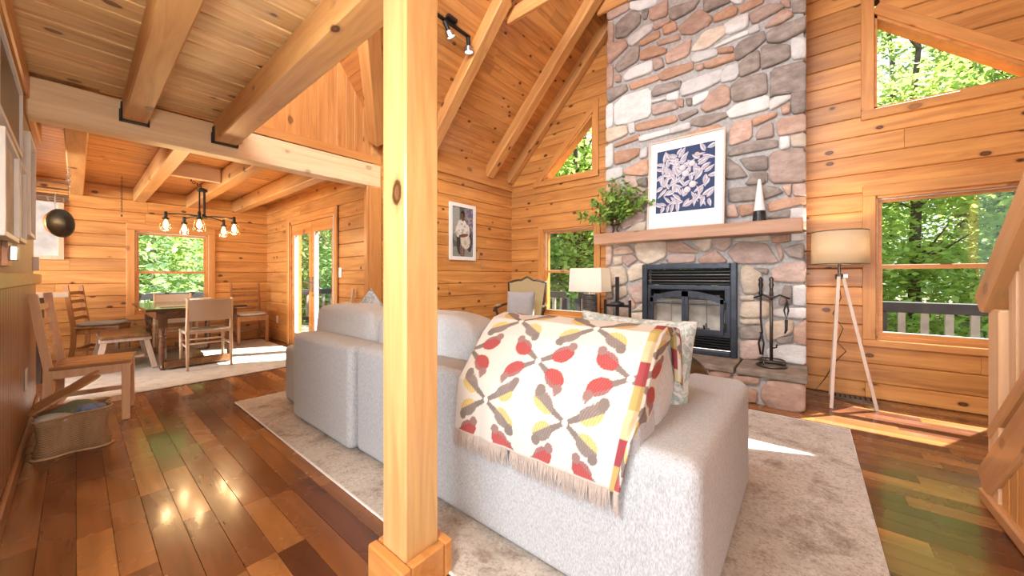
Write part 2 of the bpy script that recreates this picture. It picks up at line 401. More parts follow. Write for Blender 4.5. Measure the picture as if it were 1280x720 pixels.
# ---- gable wall behind the fireplace
U, Nn = Vector((1, 0, 0)), Vector((0, -1, 0))
wl = proot('wall_fireplace'); bk = MB()
WINR = (.46, 1.29, .545, 1.785); WINL = (-3.085, -2.24, .54, 1.775)
TRI = [(.45, 1.37, 2.56, 3.40, 'R'), (-3.12, -2.265, 2.525, 3.33, 'L')]
def tri_fn(a, b, z0, z1, s):
    if s == 'R': return lambda z: (a, a + (b - a) * max(0, min(1, (z1 - z) / (z1 - z0))))
    return lambda z: (b - (b - a) * max(0, min(1, (z1 - z) / (z1 - z0))), b)
holes = [(WINR[2], WINR[3], lambda z: WINR[:2]), (WINL[2], WINL[3], lambda z: WINL[:2])]
for a, b, z0, z1, s in TRI: holes.append((z0, z1, tri_fn(a, b, z0, z1, s)))
holes.append((0, 5.3, lambda z: (-1.80, -.10)))
def gable(z):
    if z < 2.72: return (WX, 1.88)
    dx = (z - 2.72) / SL
    return (min(WX + dx, RIDGE), max(1.88 - dx, RIDGE))
courses(wl, bk, (0, WY, 0), U, Nn, 0, 5.55, gable, holes, PINE, 1.328)
fill(wl, bk, GAP)
# ---- side wall with the portrait, and the wall with the glazed doors
wl = proot('wall_left'); bk = MB()
courses(wl, bk, (WX, 0, 0), Vector((0, 1, 0)), Vector((1, 0, 0)), 0, 2.5, lambda z: (DY, WY), [], PINE, 1.328)
fill(wl, bk, GAP)
beam('frieze', wl, (WX + .02, DY, 2.60), (WX + .02, WY, 2.60), .04, .26, TRIM, bevel=.004)
beam('cornice', wl, (WX + .045, DY, 2.475), (WX + .045, WY, 2.475), .035, .05, TRIM, bevel=.004)
DOOR = (-6.36, -4.80, 0, 1.93)
wl = proot('wall_doors'); bk = MB()
courses(wl, bk, (0, DY, 0), U, Nn, 0, 2.36, lambda z: (DX, WX - .0), [(0, 1.93, lambda z: DOOR[:2])], PINE, 1.328)
fill(wl, bk, GAP)
WIND = (.535, 1.355, .545, 1.745)
wl = proot('wall_dining'); bk = MB()
courses(wl, bk, (DX, 0, 0), Vector((0, 1, 0)), Vector((1, 0, 0)), 0, 2.36, lambda z: (BY, DY), [(WIND[2], WIND[3], lambda z: WIND[:2])], PINE, 1.328)
fill(wl, bk, GAP)
# ---- plain walls outside the picture
bk = MB().box(DX, -6.9, BY - .1, BY, 0, 2.36).box(-4.7, -2.5, BY - .1, BY, 0, 2.36).box(1.3, RX, BY - .1, BY, 0, 2.36)
for a, b in ((-6.9, -4.7), (-2.5, 1.3)): bk.box(a, b, BY - .1, BY, 0, .5).box(a, b, BY - .1, BY, 2.2, 2.36)
struct('wall_back', bk, BEAM)
bk = MB().box(RX, RX + .1, BY, .4, 0, 2.75).box(RX, RX + .1, 2.2, WY, 0, 2.75).box(RX, RX + .1, .4, 2.2, 0, .6).box(RX, RX + .1, .4, 2.2, 2.4, 2.75)
struct('wall_right', bk, BEAM)
bk = MB().box(WX - .1, RX, -.42, -.32, 2.37, 5.6)
struct('loft_light_stop', bk, BEAM)  # unseen panel added to stop light leaking in over the loft
# ---- left wall beside the camera: wainscot below, painted above
wl = struct('wall_near', MB().box(-4.95, -1.9, LY - .13, LY - .015, 0, 2.36), BEIGE)
x = -4.95
while x < -1.95:
    plank(wl, (0, LY - .015, 0), Vector((0, 0, 1)), Vector((1, 0, 0)), Vector((0, 1, 0)), [(0, x), (1.03, x), (1.03, x + .098), (0, x + .098)], .012, .004, WAIN); x += .1
beam('chair_rail', wl, (-4.96, LY, 1.065), (-1.9, LY, 1.065), .05, .075, WAIN)
beam('baseboard_strip', wl, (-4.95, LY + .004, .05), (-1.9, LY + .004, .05), .022, .10, WAIN)
beam('crown_board', wl, (-4.95, LY + .005, 2.26), (-1.9, LY + .005, 2.26), .04, .15, TRIM)
beam('end_board', wl, (-4.94, LY - .07, .0), (-4.94, LY - .07, 2.2), .15, .03, WAIN, up=(0, 1, 0))
# ---- loft ceiling, dining ceiling
def ceilboards(root, x0, x1, y0f, y1, z, mat, wdt=.165, gp=.005):
    x = x0
    while x < x1 - .01:
        b = min(x + wdt, x1); y0 = y0f(x); cut = [y0]
        p = y0 + rng.uniform(1.2, 4)
        while p < y1 - .5: cut.append(p); p += rng.uniform(1.5, 4)
        cut.append(y1)
        for c, d in zip(cut, cut[1:]):
            plank(root, (0, 0, z), Vector((0, 1, 0)), Vector((1, 0, 0)), Vector((0, 0, -1)), [(c, x + gp), (d, x + gp), (d, b - gp), (c, b - gp)], .008, .005, mat)
        x = b
ce = proot('ceiling'); fill(ce, MB().box(WX - .0, .58, BY, .85, 2.362, 2.40).box(.58, RX, BY, .15, 2.362, 2.40), GLINTJ)
ceilboards(ce, WX, .58, lambda x: BY, .85, 2.362, PINEL)
ceilboards(ce, .58, RX, lambda x: BY, .15, 2.362, PINEL)
ce2 = proot('ceiling_dining'); fill(ce2, MB().box(DX, WX, BY, DY, 2.362, 2.40), BEAM)
ceilboards(ce2, DX, WX - .12, lambda x: BY, DY, 2.362, PINEC, .11, .002)
# ---- roof: main left slope cut by the valley, cross gable, right slope
VN = .72
def valleyY(x): return max(2.2 - VN * (x - WX), -.4)
rf = proot('roof_deck'); bk = MB()
sl = math.hypot(1, SL); n = 29; xs = [WX + (RIDGE - WX) * i / n for i in range(n + 1)]
Us = Vector((0, 1, 0)); Vs = Vector((1, 0, SL)).normalized(); Ws = Us.cross(Vs)
if Ws.z > 0: Us = -Us; Ws = Us.cross(Vs)
for a, b in zip(xs, xs[1:]):
    ya, yb = valleyY(a), valleyY(b); va, vb = (a - WX) * sl, (b - WX) * sl
    cut = [None]; p = ya + rng.uniform(.8, 3)
    while p < WY - .4: cut.append(p); p += rng.uniform(1.2, 3)
    cut.append(WY); sgn = Us.y
    for i, (c, d) in enumerate(zip(cut, cut[1:])):
        c0, c1 = (ya, yb) if c is None else (c, c)
        q = [(c0, va), (d, va), (d, vb), (c1, vb)] if sgn > 0 else [(-d, va), (-c0, va), (-c1, vb), (-d, vb)]
        plank(rf, (WX, 0, zdeck(WX)), Us, Vs, Ws, q, .02, .004, PINEC)
bk.add([(WX, -.4, zdeck(WX) + .02), (WX, WY + .3, zdeck(WX) + .02), (RIDGE, WY + .3, zdeck(RIDGE) + .02), (RIDGE, -.4, zdeck(RIDGE) + .02),
        (RX, WY + .3, zdeck(WX) + .02), (RX, -.4, zdeck(WX) + .02)], [(1, 2, 3), (1, 3, 0), (2, 4, 5, 3)])
# cut the slab above the cross gable away: rebuild as strips beyond the valley
bk = MB()
for a, b in zip(xs, xs[1:]):
    bk.add([(a, valleyY(a), zdeck(a) + .015), (a, WY + .3, zdeck(a) + .015), (b, WY + .3, zdeck(b) + .015), (b, valleyY(b), zdeck(b) + .015)], [(0, 1, 2, 3)])
bk.add([(RIDGE, -.4, zdeck(RIDGE) + .015), (RIDGE, WY + .3, zdeck(RIDGE) + .015), (RX, WY + .3, zdeck(WX) + .05), (RX, -.4, zdeck(WX) + .05)], [(0, 1, 2, 3)])
def zcross(y): return 2.72 + (2.2 - y) * SL / VN
y0c = 2.2 - VN * (RIDGE - WX)
bk.add([(WX - .1, 2.2, 2.74), (WX, 2.2, 2.74), (RIDGE, y0c, zcross(y0c) + .015), (WX - .1, y0c, zcross(y0c) + .015)], [(0, 1, 2, 3)])
fill(rf, bk, BEAM)
k = 0; dz = .1; y = 2.2
Vc = Vector((0, -VN, SL)).normalized(); Uc = Vector((1, 0, 0)); Wc = Uc.cross(Vc)
if Wc.z > 0: Uc = -Uc; Wc = Uc.cross(Vc)
svc = math.hypot(VN, SL) / VN
while y > y0c + .08:
    y2 = y - .085; xa, xb = WX + (2.2 - y) / VN, WX + (2.2 - y2) / VN; va, vb = (2.2 - y) * svc, (2.2 - y2) * svc
    q = [(WX - .1, va), (xa + .001, va), (xb, vb), (WX - .1, vb)]
    if Uc.x < 0: q = [(-q[1][0], va), (-q[0][0], va), (-q[3][0], vb), (-q[2][0], vb)]
    plank(rf, (0, 2.2, 2.72), Uc, Vc, Wc, q, .018, .004, VPINE); y = y2
# right slope boards (one piece each)
Ur = Vector((0, 1, 0)); Vr = Vector((-1, 0, SL)).normalized(); Wr = Ur.cross(Vr)
if Wr.z > 0: Ur = -Ur; Wr = Ur.cross(Vr)
for a, b in zip(xs, xs[1:]):
    va, vb = (a - WX) * sl, (b - WX) * sl; q = [(-.4, va), (WY, va), (WY, vb), (-.4, vb)]
    if Ur.y < 0: q = [(-WY, va), (.4, va), (.4, vb), (-WY, vb)]
    plank(rf, (RX - .02, 0, zdeck(WX)), Ur, Vr, Wr, q, .02, .004, PINEC)
# ---- rafters, collar ties, valley beams (timber frame, each its own timber)
fr = E('timber_frame', 'honey pine roof rafters and ties under the plank ceiling', 'roof beams')
pn = Vector((SL, 0, -1)).normalized(); RH = .155
def rafter(y0, y1, xs0=WX + .01, xe=RIDGE, side=1):
    yc = (y0 + y1) / 2
    def P(x): return Vector((x if side > 0 else 2 * RIDGE - x, yc, zraf(x) + .105))
    d = P(xe) - P(xs0); u = Vector((-SL * side, 0, 1)).normalized()
    beam('rafter', fr, P(xs0), P(xe), y1 - y0, RH, BEAM, up=u)
for y0, y1 in ((2.74, 2.88), (3.88, 4.02), (4.37, 4.49)): rafter(y0, y1); rafter(y0, y1, side=-1)
rafter(1.5, 1.64, WX + (2.2 - 1.6) / VN + .05); rafter(1.5, 1.64, side=-1)
rafter(.42, .56, WX + (2.2 - .5) / VN + .05); rafter(.42, .56, side=-1)
p0 = Vector((WX + .04, 2.14, 2.58)); dv = Vector((1 / SL, -VN / SL, 1))
beam('valley_rafter', fr, p0, p0 + dv * 2.6, .14, .16, BEAM, up=(0, 1, .7))
for yc, x0, z in ((2.95, -2.49, 3.86), (4.08, -2.0, 4.36)):
    beam('collar_tie', fr, (x0, yc, z), (2 * RIDGE - x0, yc, z), .045, .15, BEAM)
beam('ridge_beam', fr, (RIDGE, -.3, zraf(RIDGE) + .0), (RIDGE, WY, zraf(RIDGE)), .1, .25, BEAM)
# ---- girder, sill plate, board wall above it
g = E('girder', 'long pale crossbeam spanning the opening to the dining area', 'beam', (WX - .07, -.2, 2.085))
beam('timber', g, (0, 0, .125), (0, 2.4, .125), .14, .25, GIRD)
wl = proot('wall_upper'); fill(wl, MB().box(WX - .16, WX - .06, .2, 2.2, 2.40, 4.9), BEAM)
beam('sill_plate', wl, (WX - .035, .1, 2.385), (WX - .035, 2.2, 2.385), .075, .085, TRIM, bevel=.004)
y = .3
while y < 2.19:
    w_ = min(.095, 2.2 - y); zt0, zt1 = zcross(y) - .01, zcross(y + w_) - .01
    plank(wl, (WX - .06, 0, 0), Vector((0, 0, 1)), Vector((0, -1, 0)), Vector((1, 0, 0)), [(2.42, -y - w_), (zt1, -y - w_), (zt0, -y), (2.42, -y)], .015, .004, VPINE); y += .095
# ---- loft beams over the camera and dining ceiling beams
def joist(y0, y1, xa, xb, z0, label, hang=False):
    j = E('ceiling_beam', label, 'beam', ((xa + xb) / 2, (y0 + y1) / 2, z0))
    beam('timber', j, (xa - (xa + xb) / 2, 0, (2.345 - z0) / 2), (xb - (xa + xb) / 2, 0, (2.345 - z0) / 2), y1 - y0, 2.345 - z0, BEAM)
    if hang:
        hx = xa - (xa + xb) / 2; m = MB(); wd = (y1 - y0) / 2
        m.box(hx, hx + .05, -wd - .008, wd + .008, -.008, 0).box(hx, hx + .05, -wd - .008, -wd, -.008, .12).box(hx, hx + .05, wd, wd + .008, -.008, .12)
        m.box(hx - .002, hx + .006, -wd - .014, wd + .014, -.008, .08)
        m.build('joist_hanger', BLACK, j)
joist(.205, .33, WX + .0, RX, 2.185, 'pine ceiling beam in a steel hanger over the open floor', True)
joist(.71, .86, WX + .0, .6, 2.175, 'thick loft edge beam in a steel hanger carried by the square post', True)
joist(-.85, -.73, WX, RX, 2.185, 'pine loft beam over the near wall')
for yc, lb in ((.0, 'dining ceiling beam above the hanging pot rack'), (.58, 'dining ceiling beam left of the chandelier block'), (1.15, 'dining ceiling beam right of the chandelier block'), (1.72, 'dining ceiling beam next to the glazed doors'), (-.6, 'kitchen ceiling beam behind the pot rack')):
    joist(yc - .06, yc + .06, DX + .01, WX - .145, 2.16, lb)
cb = beam('ceiling_block', None, (-5.35, .645, 2.26), (-5.35, 1.085, 2.26), .05, .155, GIRD); tag(cb, 'pale blocking board between dining beams above the chandelier', 'board')
# ---- posts
struct('wall_corner_fill', MB().box(WX - .16, WX - .002, 2.1, 2.35, 2.30, 2.80), BEAM)
p = E('square_post', 'square pine post rising through the living area beside the sofa', 'post', (-1.11, .77, 0))
beam('shaft', p, (0, 0, .0), (0, 0, 2.172), .14, .14, POST, up=(0, 1, 0), bevel=.006)
m = MB()
for s in (-1, 1):
    b_ = MB().box(-.107, .107, s * .0885 - .0185, s * .0885 + .0185, .0, .125); b_.build('plinth_board', TRIM, p, .006, 1)
    b_ = MB().box(s * .0885 - .0185, s * .0885 + .0185, -.069, .069, .0, .125); b_.build('plinth_board', TRIM, p, .006, 1)
p = E('corner_post', 'pine corner post under the far end of the pale crossbeam', 'post', (WX - .045, DY - .075, 0))
beam('shaft', p, (0, 0, 0), (0, 0, 2.08), .13, .145, TRIM, up=(0, 1, 0))
beam('corner_board', p, (.052, -.085, 0), (.052, -.085, 2.08), .025, .035, TRIM, up=(0, 1, 0))
# ---- windows
def hung_window(name, O, U, Nn, win, trimtop=True):
    """O origin, U along the wall, Nn into the room, win (u0,u1,z0,z1)"""
    u0, u1, z0, z1 = win; U = Vector(U); Nn = Vector(Nn); O = Vector(O)
    def bx(m, ua, ub, za, zb, na, nb):
        vs = [O + U * u + Z3 * z + Nn * n_ for n_ in (na, nb) for u, z in ((ua, za), (ub, za), (ub, zb), (ua, zb))]
        return m.add(vs, [(3, 2, 1, 0), (4, 5, 6, 7), (0, 1, 5, 4), (1, 2, 6, 5), (2, 3, 7, 6), (3, 0, 4, 7)])
    j = bx(bx(bx(bx(MB(), u0 - .02, u0 + .012, z0, z1, -.13, .03), u1 - .012, u1 + .02, z0, z1, -.13, .03), u0, u1, z1 - .012, z1 + .02, -.13, .03), u0, u1, z0 - .02, z0 + .012, -.13, .03)
    wroot = j.build(name, TRIM); wroot['kind'] = 'structure'
    def brd(nm, pa, pb, wd, th, mat=TRIM):
        o = beam(nm, wroot, pa, pb, th, wd, mat, up=Z3 if abs((pb - pa).z) < .1 else U, bevel=.004); return o
    t = .085; q = O + Nn * .04
    for u in (u0 - t / 2, u1 + t / 2):
        pa = q + U * u + Z3 * (z0 - .02); pb = q + U * u + Z3 * (z1 + .01)
        d = (pb - pa); beam('side_casing', wroot, pa, pb, .024, t, TRIM, up=U, bevel=.004)
    brd('head_casing', q + U * (u0 - t) + Z3 * (z1 + .055), q + U * (u1 + t) + Z3 * (z1 + .055), .09, .026)
    brd('sill_board', q + U * (u0 - t) + Z3 * (z0 - .05) , q + U * (u1 + t) + Z3 * (z0 - .05), .06, .03)
    zm = (z0 + z1) / 2 + .0; s = .034
    for nm, za, zb, n_ in (('upper_sash', zm - .017, z1 - .012, -.05), ('lower_sash', z0 + .012, zm + .017, -.012)):
        m = MB(); a, b = u0 + .012, u1 - .012
        bx(m, a, a + s, za, zb, n_ - .018, n_ + .018); bx(m, b - s, b, za, zb, n_ - .018, n_ + .018)
        bx(m, a + s, b - s, za, za + s, n_ - .018, n_ + .018); bx(m, a + s, b - s, zb - s, zb, n_ - .018, n_ + .018)
        so = m.build(nm, TRIM, wroot)
        bx(MB(), a + s, b - s, za + s, zb - s, n_ - .002, n_ + .002).build('pane', GLASS, so)
        g_ = MB(); bx(g_, a + s, b - s, za + s - .001, za + s + .006, n_ + .0, n_ + .012); g_.build('glazing_bead', WHITEP, so)
    st = MB(); bx(st, u0 + .02, u1 - .02, z1 - .022, z1 - .014, -.03, -.02); st.build('track_strip', WHITEP, wroot)
    st = MB(); bx(st, u0 + .012, u0 + .02, z0 + .01, z1 - .01, -.03, -.02); st.build('track_strip', WHITEP, wroot)
    lk = MB(); bx(lk, (u0 + u1) / 2 - .03, (u0 + u1) / 2 + .03, zm + .016, zm + .03, -.05, -.02); lk.build('sash_lock', PEWTER, wroot)
    return wroot
hung_window('window_1', (0, WY, 0), (1, 0, 0), (0, -1, 0), WINR)
hung_window('window_2', (0, WY, 0), (1, 0, 0), (0, -1, 0), WINL)
hung_window('window_3', (DX, 0, 0), (0, 1, 0), (1, 0, 0), WIND)
def tri_window(name, a, b, z0, z1, s):
    c = [(a, z0), (b, z0), (a, z1)] if s == 'R' else [(a, z0), (b, z0), (b, z1)]
    ctr = (sum(p[0] for p in c) / 3, sum(p[1] for p in c) / 3)
    # jamb liner
    m = MB()
    for i in range(3):
        p, q = c[i], c[(i + 1) % 3]
        d = Vector((q[0] - p[0], q[1] - p[1])).normalized(); n_ = Vector((-d.y, d.x))
        v = []
        for yy in (WY - .03, WY + .13):
            for (x_, z_), off in ((p, 0), (q, 0), (q, .02), (p, .02)):
                v.append((x_ + n_.x * off, yy, z_ + n_.y * off))
        m.add(v, [(0, 1, 2, 3), (7, 6, 5, 4), (0, 4, 5, 1), (1, 5, 6, 2), (2, 6, 7, 3), (3, 7, 4, 0)])
    wr = m.build(name, TRIM); wr['kind'] = 'structure'
    MB().add([(p[0], WY + y_, p[1]) for y_ in (-.004, .0) for p in c], [(0, 1, 2), (5, 4, 3), (0, 3, 4, 1), (1, 4, 5, 2), (2, 5, 3, 0)]).build('pane', GLASS, wr)
    t = .085
    def P(u, z): return Vector((u, WY - .04, z))
    hyp = (Vector((c[1][0], 0, c[1][1])) if s == 'R' else Vector((c[0][0], 0, c[0][1])), Vector((c[2][0], 0, c[2][1])))
    d = (hyp[1] - hyp[0]).normalized(); n_ = Vector((-d.z, 0, d.x))
    if n_.z < 0: n_ = -n_
    pa = P(hyp[0].x, hyp[0].z) + n_ * t / 2 - d * .14; pb = P(hyp[1].x, hyp[1].z) + n_ * t / 2 + d * .03
    beam('slope_casing', wr, pa, pb, .026, t, TRIM, up=n_, bevel=.004)
    ux = a - t / 2 if s == 'R' else b + t / 2
    beam('side_casing', wr, P(ux, z0 - .06), P(ux, z1 + .16), .03, t, TRIM, up=(1, 0, 0), bevel=.004)
    beam('sill_board', wr, P(a - t, z0 - .04) if s == 'R' else P(a - .14, z0 - .04), P(b + .14, z0 - .04) if s == 'R' else P(b + t, z0 - .04), .032, .08, TRIM, bevel=.004)
tri_window('window_4', *TRI[0]); tri_window('window_5', *TRI[1])
# ---- glazed double doors
dr = MB().box(DOOR[0] - .02, DOOR[0] + .035, DY - .035, DY + .12, 0, 1.93).box(DOOR[1] - .035, DOOR[1] + .02, DY - .035, DY + .12, 0, 1.93).box(DOOR[0], DOOR[1], DY - .035, DY + .12, 1.895, 1.95).build('door_1', TRIM); dr['kind'] = 'structure'
for u in (DOOR[0] - .05, DOOR[1] + .05): beam('casing', dr, (u, DY - .045, 0), (u, DY - .045, 1.96), .025, .08, TRIM, up=(1, 0, 0))
beam('head_casing', dr, (DOOR[0] - .09, DY - .045, 1.975), (DOOR[1] + .09, DY - .045, 1.975), .025, .07, TRIM)
beam('screen_edge', dr, (DOOR[1] + .005, DY - .06, .02), (DOOR[1] + .005, DY - .06, 1.9), .012, .014, WHITEP, up=(1, 0, 0))
mid = (DOOR[0] + DOOR[1]) / 2
for a, b in ((DOOR[0] + .038, mid - .004), (mid + .004, DOOR[1] - .038)):
    yy0, yy1 = DY - .02, DY + .025; s = .09
    lf = MB().box(a, a + s, yy0, yy1, .01, 1.89).box(b - s, b, yy0, yy1, .01, 1.89).box(a + s, b - s, yy0, yy1, .01, .2).box(a + s, b - s, yy0, yy1, 1.73, 1.89).build('door_leaf', TRIM, dr)
    MB().box(a + s, b - s, DY + .004, DY + .008, .2, 1.73).build('pane', GLASS, lf)
    MB().box(a + s, a + s + .03, yy0 - .002, yy1, .2, 1.73).box(a + s, b - s, yy0 - .002, yy1, .2, .215).build('glazing_bead', WHITEP, lf)
    hx = b - .05 if a < mid - .1 else a + .05
    MB().box(hx - .02, hx + .02, yy0 - .012, yy0, .86, 1.08).tube([(hx, yy0 - .012, 1.0), (hx, yy0 - .05, 1.0), (hx + (-.1 if a < mid - .1 else .1), yy0 - .05, 1.0)], .009, 8).build('lever_handle', STEEL, lf)
    hg = MB()
    for z in (.3, .95, 1.6): hg.box((a - .012) if a < mid - .1 else b - .005, (a + .005) if a < mid - .1 else b + .012, yy0 - .01, yy0, z, z + .1)
    hg.build('hinge', STEEL, lf)
# ---- electrical plates
def plate(name, label, verts_box, mat=WHITEP):
    o = MB().box(*verts_box).build(name, mat, None, .003, 2); tag(o, label, 'wall plate'); return o
plate('switch_plate', 'small pale switch plate on planks right of the glazed doors', (-4.70, -4.62, DY - .036, DY - .0285, 1.07, 1.2))
plate('outlet_plate', 'small white outlet low on planks left of the glazed doors', (-6.98, -6.91, DY - .036, DY - .0285, .3, .42))
plate('outlet_plate', 'white outlet on the dark wainscot above the wicker basket', (-3.98, -3.90, LY - .002, LY + .006, .34, .48))
plate('thermostat', 'small white box on the painted wall above the chair rail', (-4.86, -4.78, LY - .015, LY + .02, 1.13, 1.24))
# ================================================================== FIREPLACE
CY = 4.10; CL, CR = -1.905, -.012; HZ = .29; HF = 3.66
fp_ = E('stone_fireplace', 'tall fieldstone chimney with raised hearth on the plank gable wall', 'fireplace', (0, 0, 0))
core = MB().box(CL + .02, -1.40, CY + .03, WY - .032, 0, 5.2).box(-.56, CR - .02, CY + .03, WY - .032, 0, 5.2).box(-1.40, -.56, CY + .03, WY - .032, 1.19, 5.2).box(-1.40, -.56, CY + .03, WY - .032, 0, HZ)
core.build('mortar_core', MORTAR, fp_)
MB().box(CL + .1, CR - .03, HF + .03, CY + .03, 0, HZ - .06).build('hearth_core', MORTAR, fp_)
S = {'A': (750, 0, 6), 'B': (880, 0, 6), 'C': (750, 100, 6), 'D': (880, 100, 6), 'E': (750, 280, 6), 'F': (880, 280, 6), 'G': (920, 210, 8), 'K': (740, 320, 3.6), 'S': (750, 190, 6.55)}
stones = '''
A t 50 60 210 5 215 65 60 150
A g 120 180 240 75 300 110 290 175 190 270 115 280
A w 225 10 420 -10 410 30 300 75 230 65
A g 315 80 360 65 345 130 320 135
A t 370 75 500 -10 500 110 380 150
A g 515 60 740 -10 700 60 640 100 550 145 520 120
A t 590 200 740 65 830 120 830 160 700 250 610 250
A w 205 290 330 195 395 175 380 230 250 335 215 330
A t 395 190 510 135 520 160 410 220
A o 470 200 560 160 575 215 480 255
A o 300 305 435 225 440 275 310 340
A t 430 305 580 250 595 290 440 335
A t 50 340 180 290 205 345 60 480
A g 110 500 200 400 270 335 290 345 280 450 140 535
A o 300 390 380 345 490 360 485 395 310 450
A t 490 400 680 285 660 410 500 475
A c 690 375 700 340 780 235 900 190 930 200 940 245 800 355
A w 680 420 720 390 850 365 880 380 860 415 720 460 690 450
A w 175 570 230 510 385 450 385 535 190 605
A p 395 440 460 430 475 490 405 525
A o 220 620 425 560 435 595 235 670
A o 430 560 500 510 690 465 685 520 470 600
A t 715 490 770 475 770 510 725 525
A o 780 475 840 445 1000 400 1010 440 830 505 790 500
A t 50 500 95 490 90 640 48 655
A t 108 565 150 560 150 605 115 610
A g 45 670 190 630 200 675 60 770
A g 385 690 420 640 600 600 590 660 400 720
A w 600 680 625 615 870 530 910 525 900 600 780 665 620 715
A t 58 170 100 175 95 320 58 325
C w 45 195 95 175 90 335 45 360
C w 105 185 180 115 380 55 375 265 210 320 105 335
C w 385 150 490 125 490 140 390 170
C w 500 110 585 80 580 140 500 150
C p 390 195 550 165 575 210 400 260
C t 565 150 620 140 620 190 590 195
C g 645 140 685 135 680 185 650 180
C w 700 120 815 80 790 140 700 185
C t 755 205 840 80 920 35 970 60 970 170 800 235
C g 590 260 720 215 725 240 610 300
C g 685 330 690 290 780 265 940 240 950 270 780 345
C c 35 390 60 360 195 340 200 405 50 470
C w 205 330 255 320 255 385 220 400
C o 265 330 555 260 570 295 540 320 280 380
C w 295 420 510 365 515 400 300 460
C w 530 360 670 315 670 365 530 400
C o 110 480 280 405 285 440 115 500
C o 110 540 290 510 285 560 200 610 110 630
C w 35 510 95 475 95 635 35 660
C w 300 530 350 500 350 570 300 585
C o 600 420 760 360 900 330 900 480 620 520
C t 370 480 580 430 590 560 380 590
B g 0 -20 190 -20 185 10 20 85 0 80
B o 70 115 210 35 245 60 235 105 80 160
B w 190 -10 300 -20 270 20 230 20
B o 265 50 350 0 440 -10 430 20 280 90
B p 340 100 470 35 575 25 590 55 370 175
B t 575 5 640 -10 640 45 600 40
B g 660 20 760 -10 760 80 670 85
B w 150 185 200 150 330 95 320 200 170 255
B t 455 200 540 110 590 70 640 75 665 110 570 170
B g 470 250 510 215 750 125 770 130 770 210 580 310 480 310
B w 65 355 150 300 320 225 325 250 140 330
B w 330 215 400 180 410 220 340 250
B g 235 360 270 310 440 230 460 290 360 380 240 450
B o 105 365 210 345 210 385 110 395
B t -10 120 40 125 30 180 -5 195
B g 260 480 330 410 410 375 415 510 270 570
B g 430 340 640 330 640 430 500 490 430 510
B w 655 290 760 275 765 420 660 435
B w 130 550 170 495 250 470 260 540 230 590 130 610
B g 205 640 270 590 460 540 470 690 380 720 230 760 205 720
B g 500 520 770 450 775 690 540 705 495 720
D w 170 240 240 180 480 110 480 210 200 285
D w 495 160 540 125 650 110 640 140 500 220
D g 650 100 760 80 755 235 660 245
D t 580 200 645 170 640 240 590 250
D o 370 280 540 240 530 270 380 340
D t 190 380 230 320 350 290 355 430 190 490
D p 390 410 430 350 510 320 515 415 400 440
D t 545 330 570 290 760 250 770 370 560 415
D w 570 430 640 425 640 500 575 515
D c 655 415 760 400 760 490 660 495
D g 185 555 230 500 400 450 540 450 540 500 210 565
D p 495 540 770 520 770 760 495 770
D g 270 590 470 565 470 670 340 675 300 640
D g 120 600 185 590 270 650 320 720 180 740 120 700
D g 345 700 470 690 470 760 350 770
G g 100 150 180 50 290 60 280 150 130 165
G g -60 200 300 180 400 190 465 240 280 310 -60 340
G t 460 185 550 165 540 270 510 260
G p 570 170 720 150 720 270 580 270
G o 20 375 180 360 170 450 50 480
G o 330 350 500 300 700 285 700 350 340 435
G g 320 500 400 450 540 420 540 490
G w 550 410 700 400 700 515 550 505
G t -90 380 -10 370 20 480 -90 490
S o 195 150 380 50 390 180 330 190 200 180
S w 45 150 175 120 180 190 50 245
S p 180 215 290 200 310 280 380 300 380 420 260 330
S g 300 230 375 200 385 280 320 270
S p 170 600 230 520 360 480 360 560 260 600 190 630
S c 220 640 280 590 365 570 365 645 220 650
S p 45 590 95 560 95 660 45 665
S t 50 270 150 240 170 380 60 420
S g 60 440 180 400 200 540 60 540
S t 210 350 250 345 360 440 350 470 220 510
E p 40 160 90 165 80 300 40 310
E p 105 190 130 170 200 160 245 195 240 215 110 230
E c 100 250 160 245 160 300 105 305
E p 175 240 240 225 275 270 200 315 170 280
E c 260 150 490 120 490 245 400 290 350 300 285 265
E t 500 155 530 135 610 135 690 180 730 200 720 215 510 205
E c 690 130 830 110 825 185 775 205
E p 515 225 700 225 705 285 515 295
E g 450 295 490 265 505 297
E t 735 260 800 225 860 195 940 270 930 290 760 295
E c 45 330 180 315 205 440 60 470
E c 205 350 260 300 330 300 333 390 225 430
E p 200 480 330 430 333 580 260 590
E g 45 490 90 480 90 560 45 560
E c 100 480 185 470 200 530 110 570
E p 110 600 210 580 220 720 120 720
E t 220 560 260 600 250 630 225 600
E c 265 640 310 600 333 650 240 655
E c 225 670 333 665 333 760 225 760
E g 50 620 100 620 100 760 50 760
E p 50 780 180 780 180 900 50 900
E t 200 780 330 775 330 900 200 900
F p 50 130 60 105 200 100 200 150 150 200 100 185
F p 180 215 250 140 460 145 500 200 560 290 240 295
F c 230 110 480 80 490 125 250 130
F o 510 100 630 75 640 130 520 140
F w 660 70 745 60 745 120 660 125
F t 540 165 570 155 595 230 570 270
F g 600 190 660 165 745 150 740 260 640 240
F p 505 350 600 300 740 280 760 310 750 440 600 430 520 425
F c 275 330 330 310 430 370 440 490 380 520 300 520 275 430
F g 350 330 475 335 470 375 440 370
F c 275 540 365 540 365 570 280 570
F c 280 590 480 580 490 690 330 705 275 690
F g 390 560 430 530 520 540 490 570
F g 600 470 655 470 655 600 560 600
F w 670 470 760 465 760 610 670 600
F w 530 640 765 630 765 710 530 690
K c 670 285 755 285 755 305 675 305
K g 665 320 760 315 765 375 665 370
K c 780 300 900 290 900 345 790 385
K g 830 370 900 360 895 390 840 395
K t 910 320 965 290 970 400 910 385
K p 665 385 755 380 765 460 670 465
K w 790 420 870 400 970 410 972 490 800 465'''
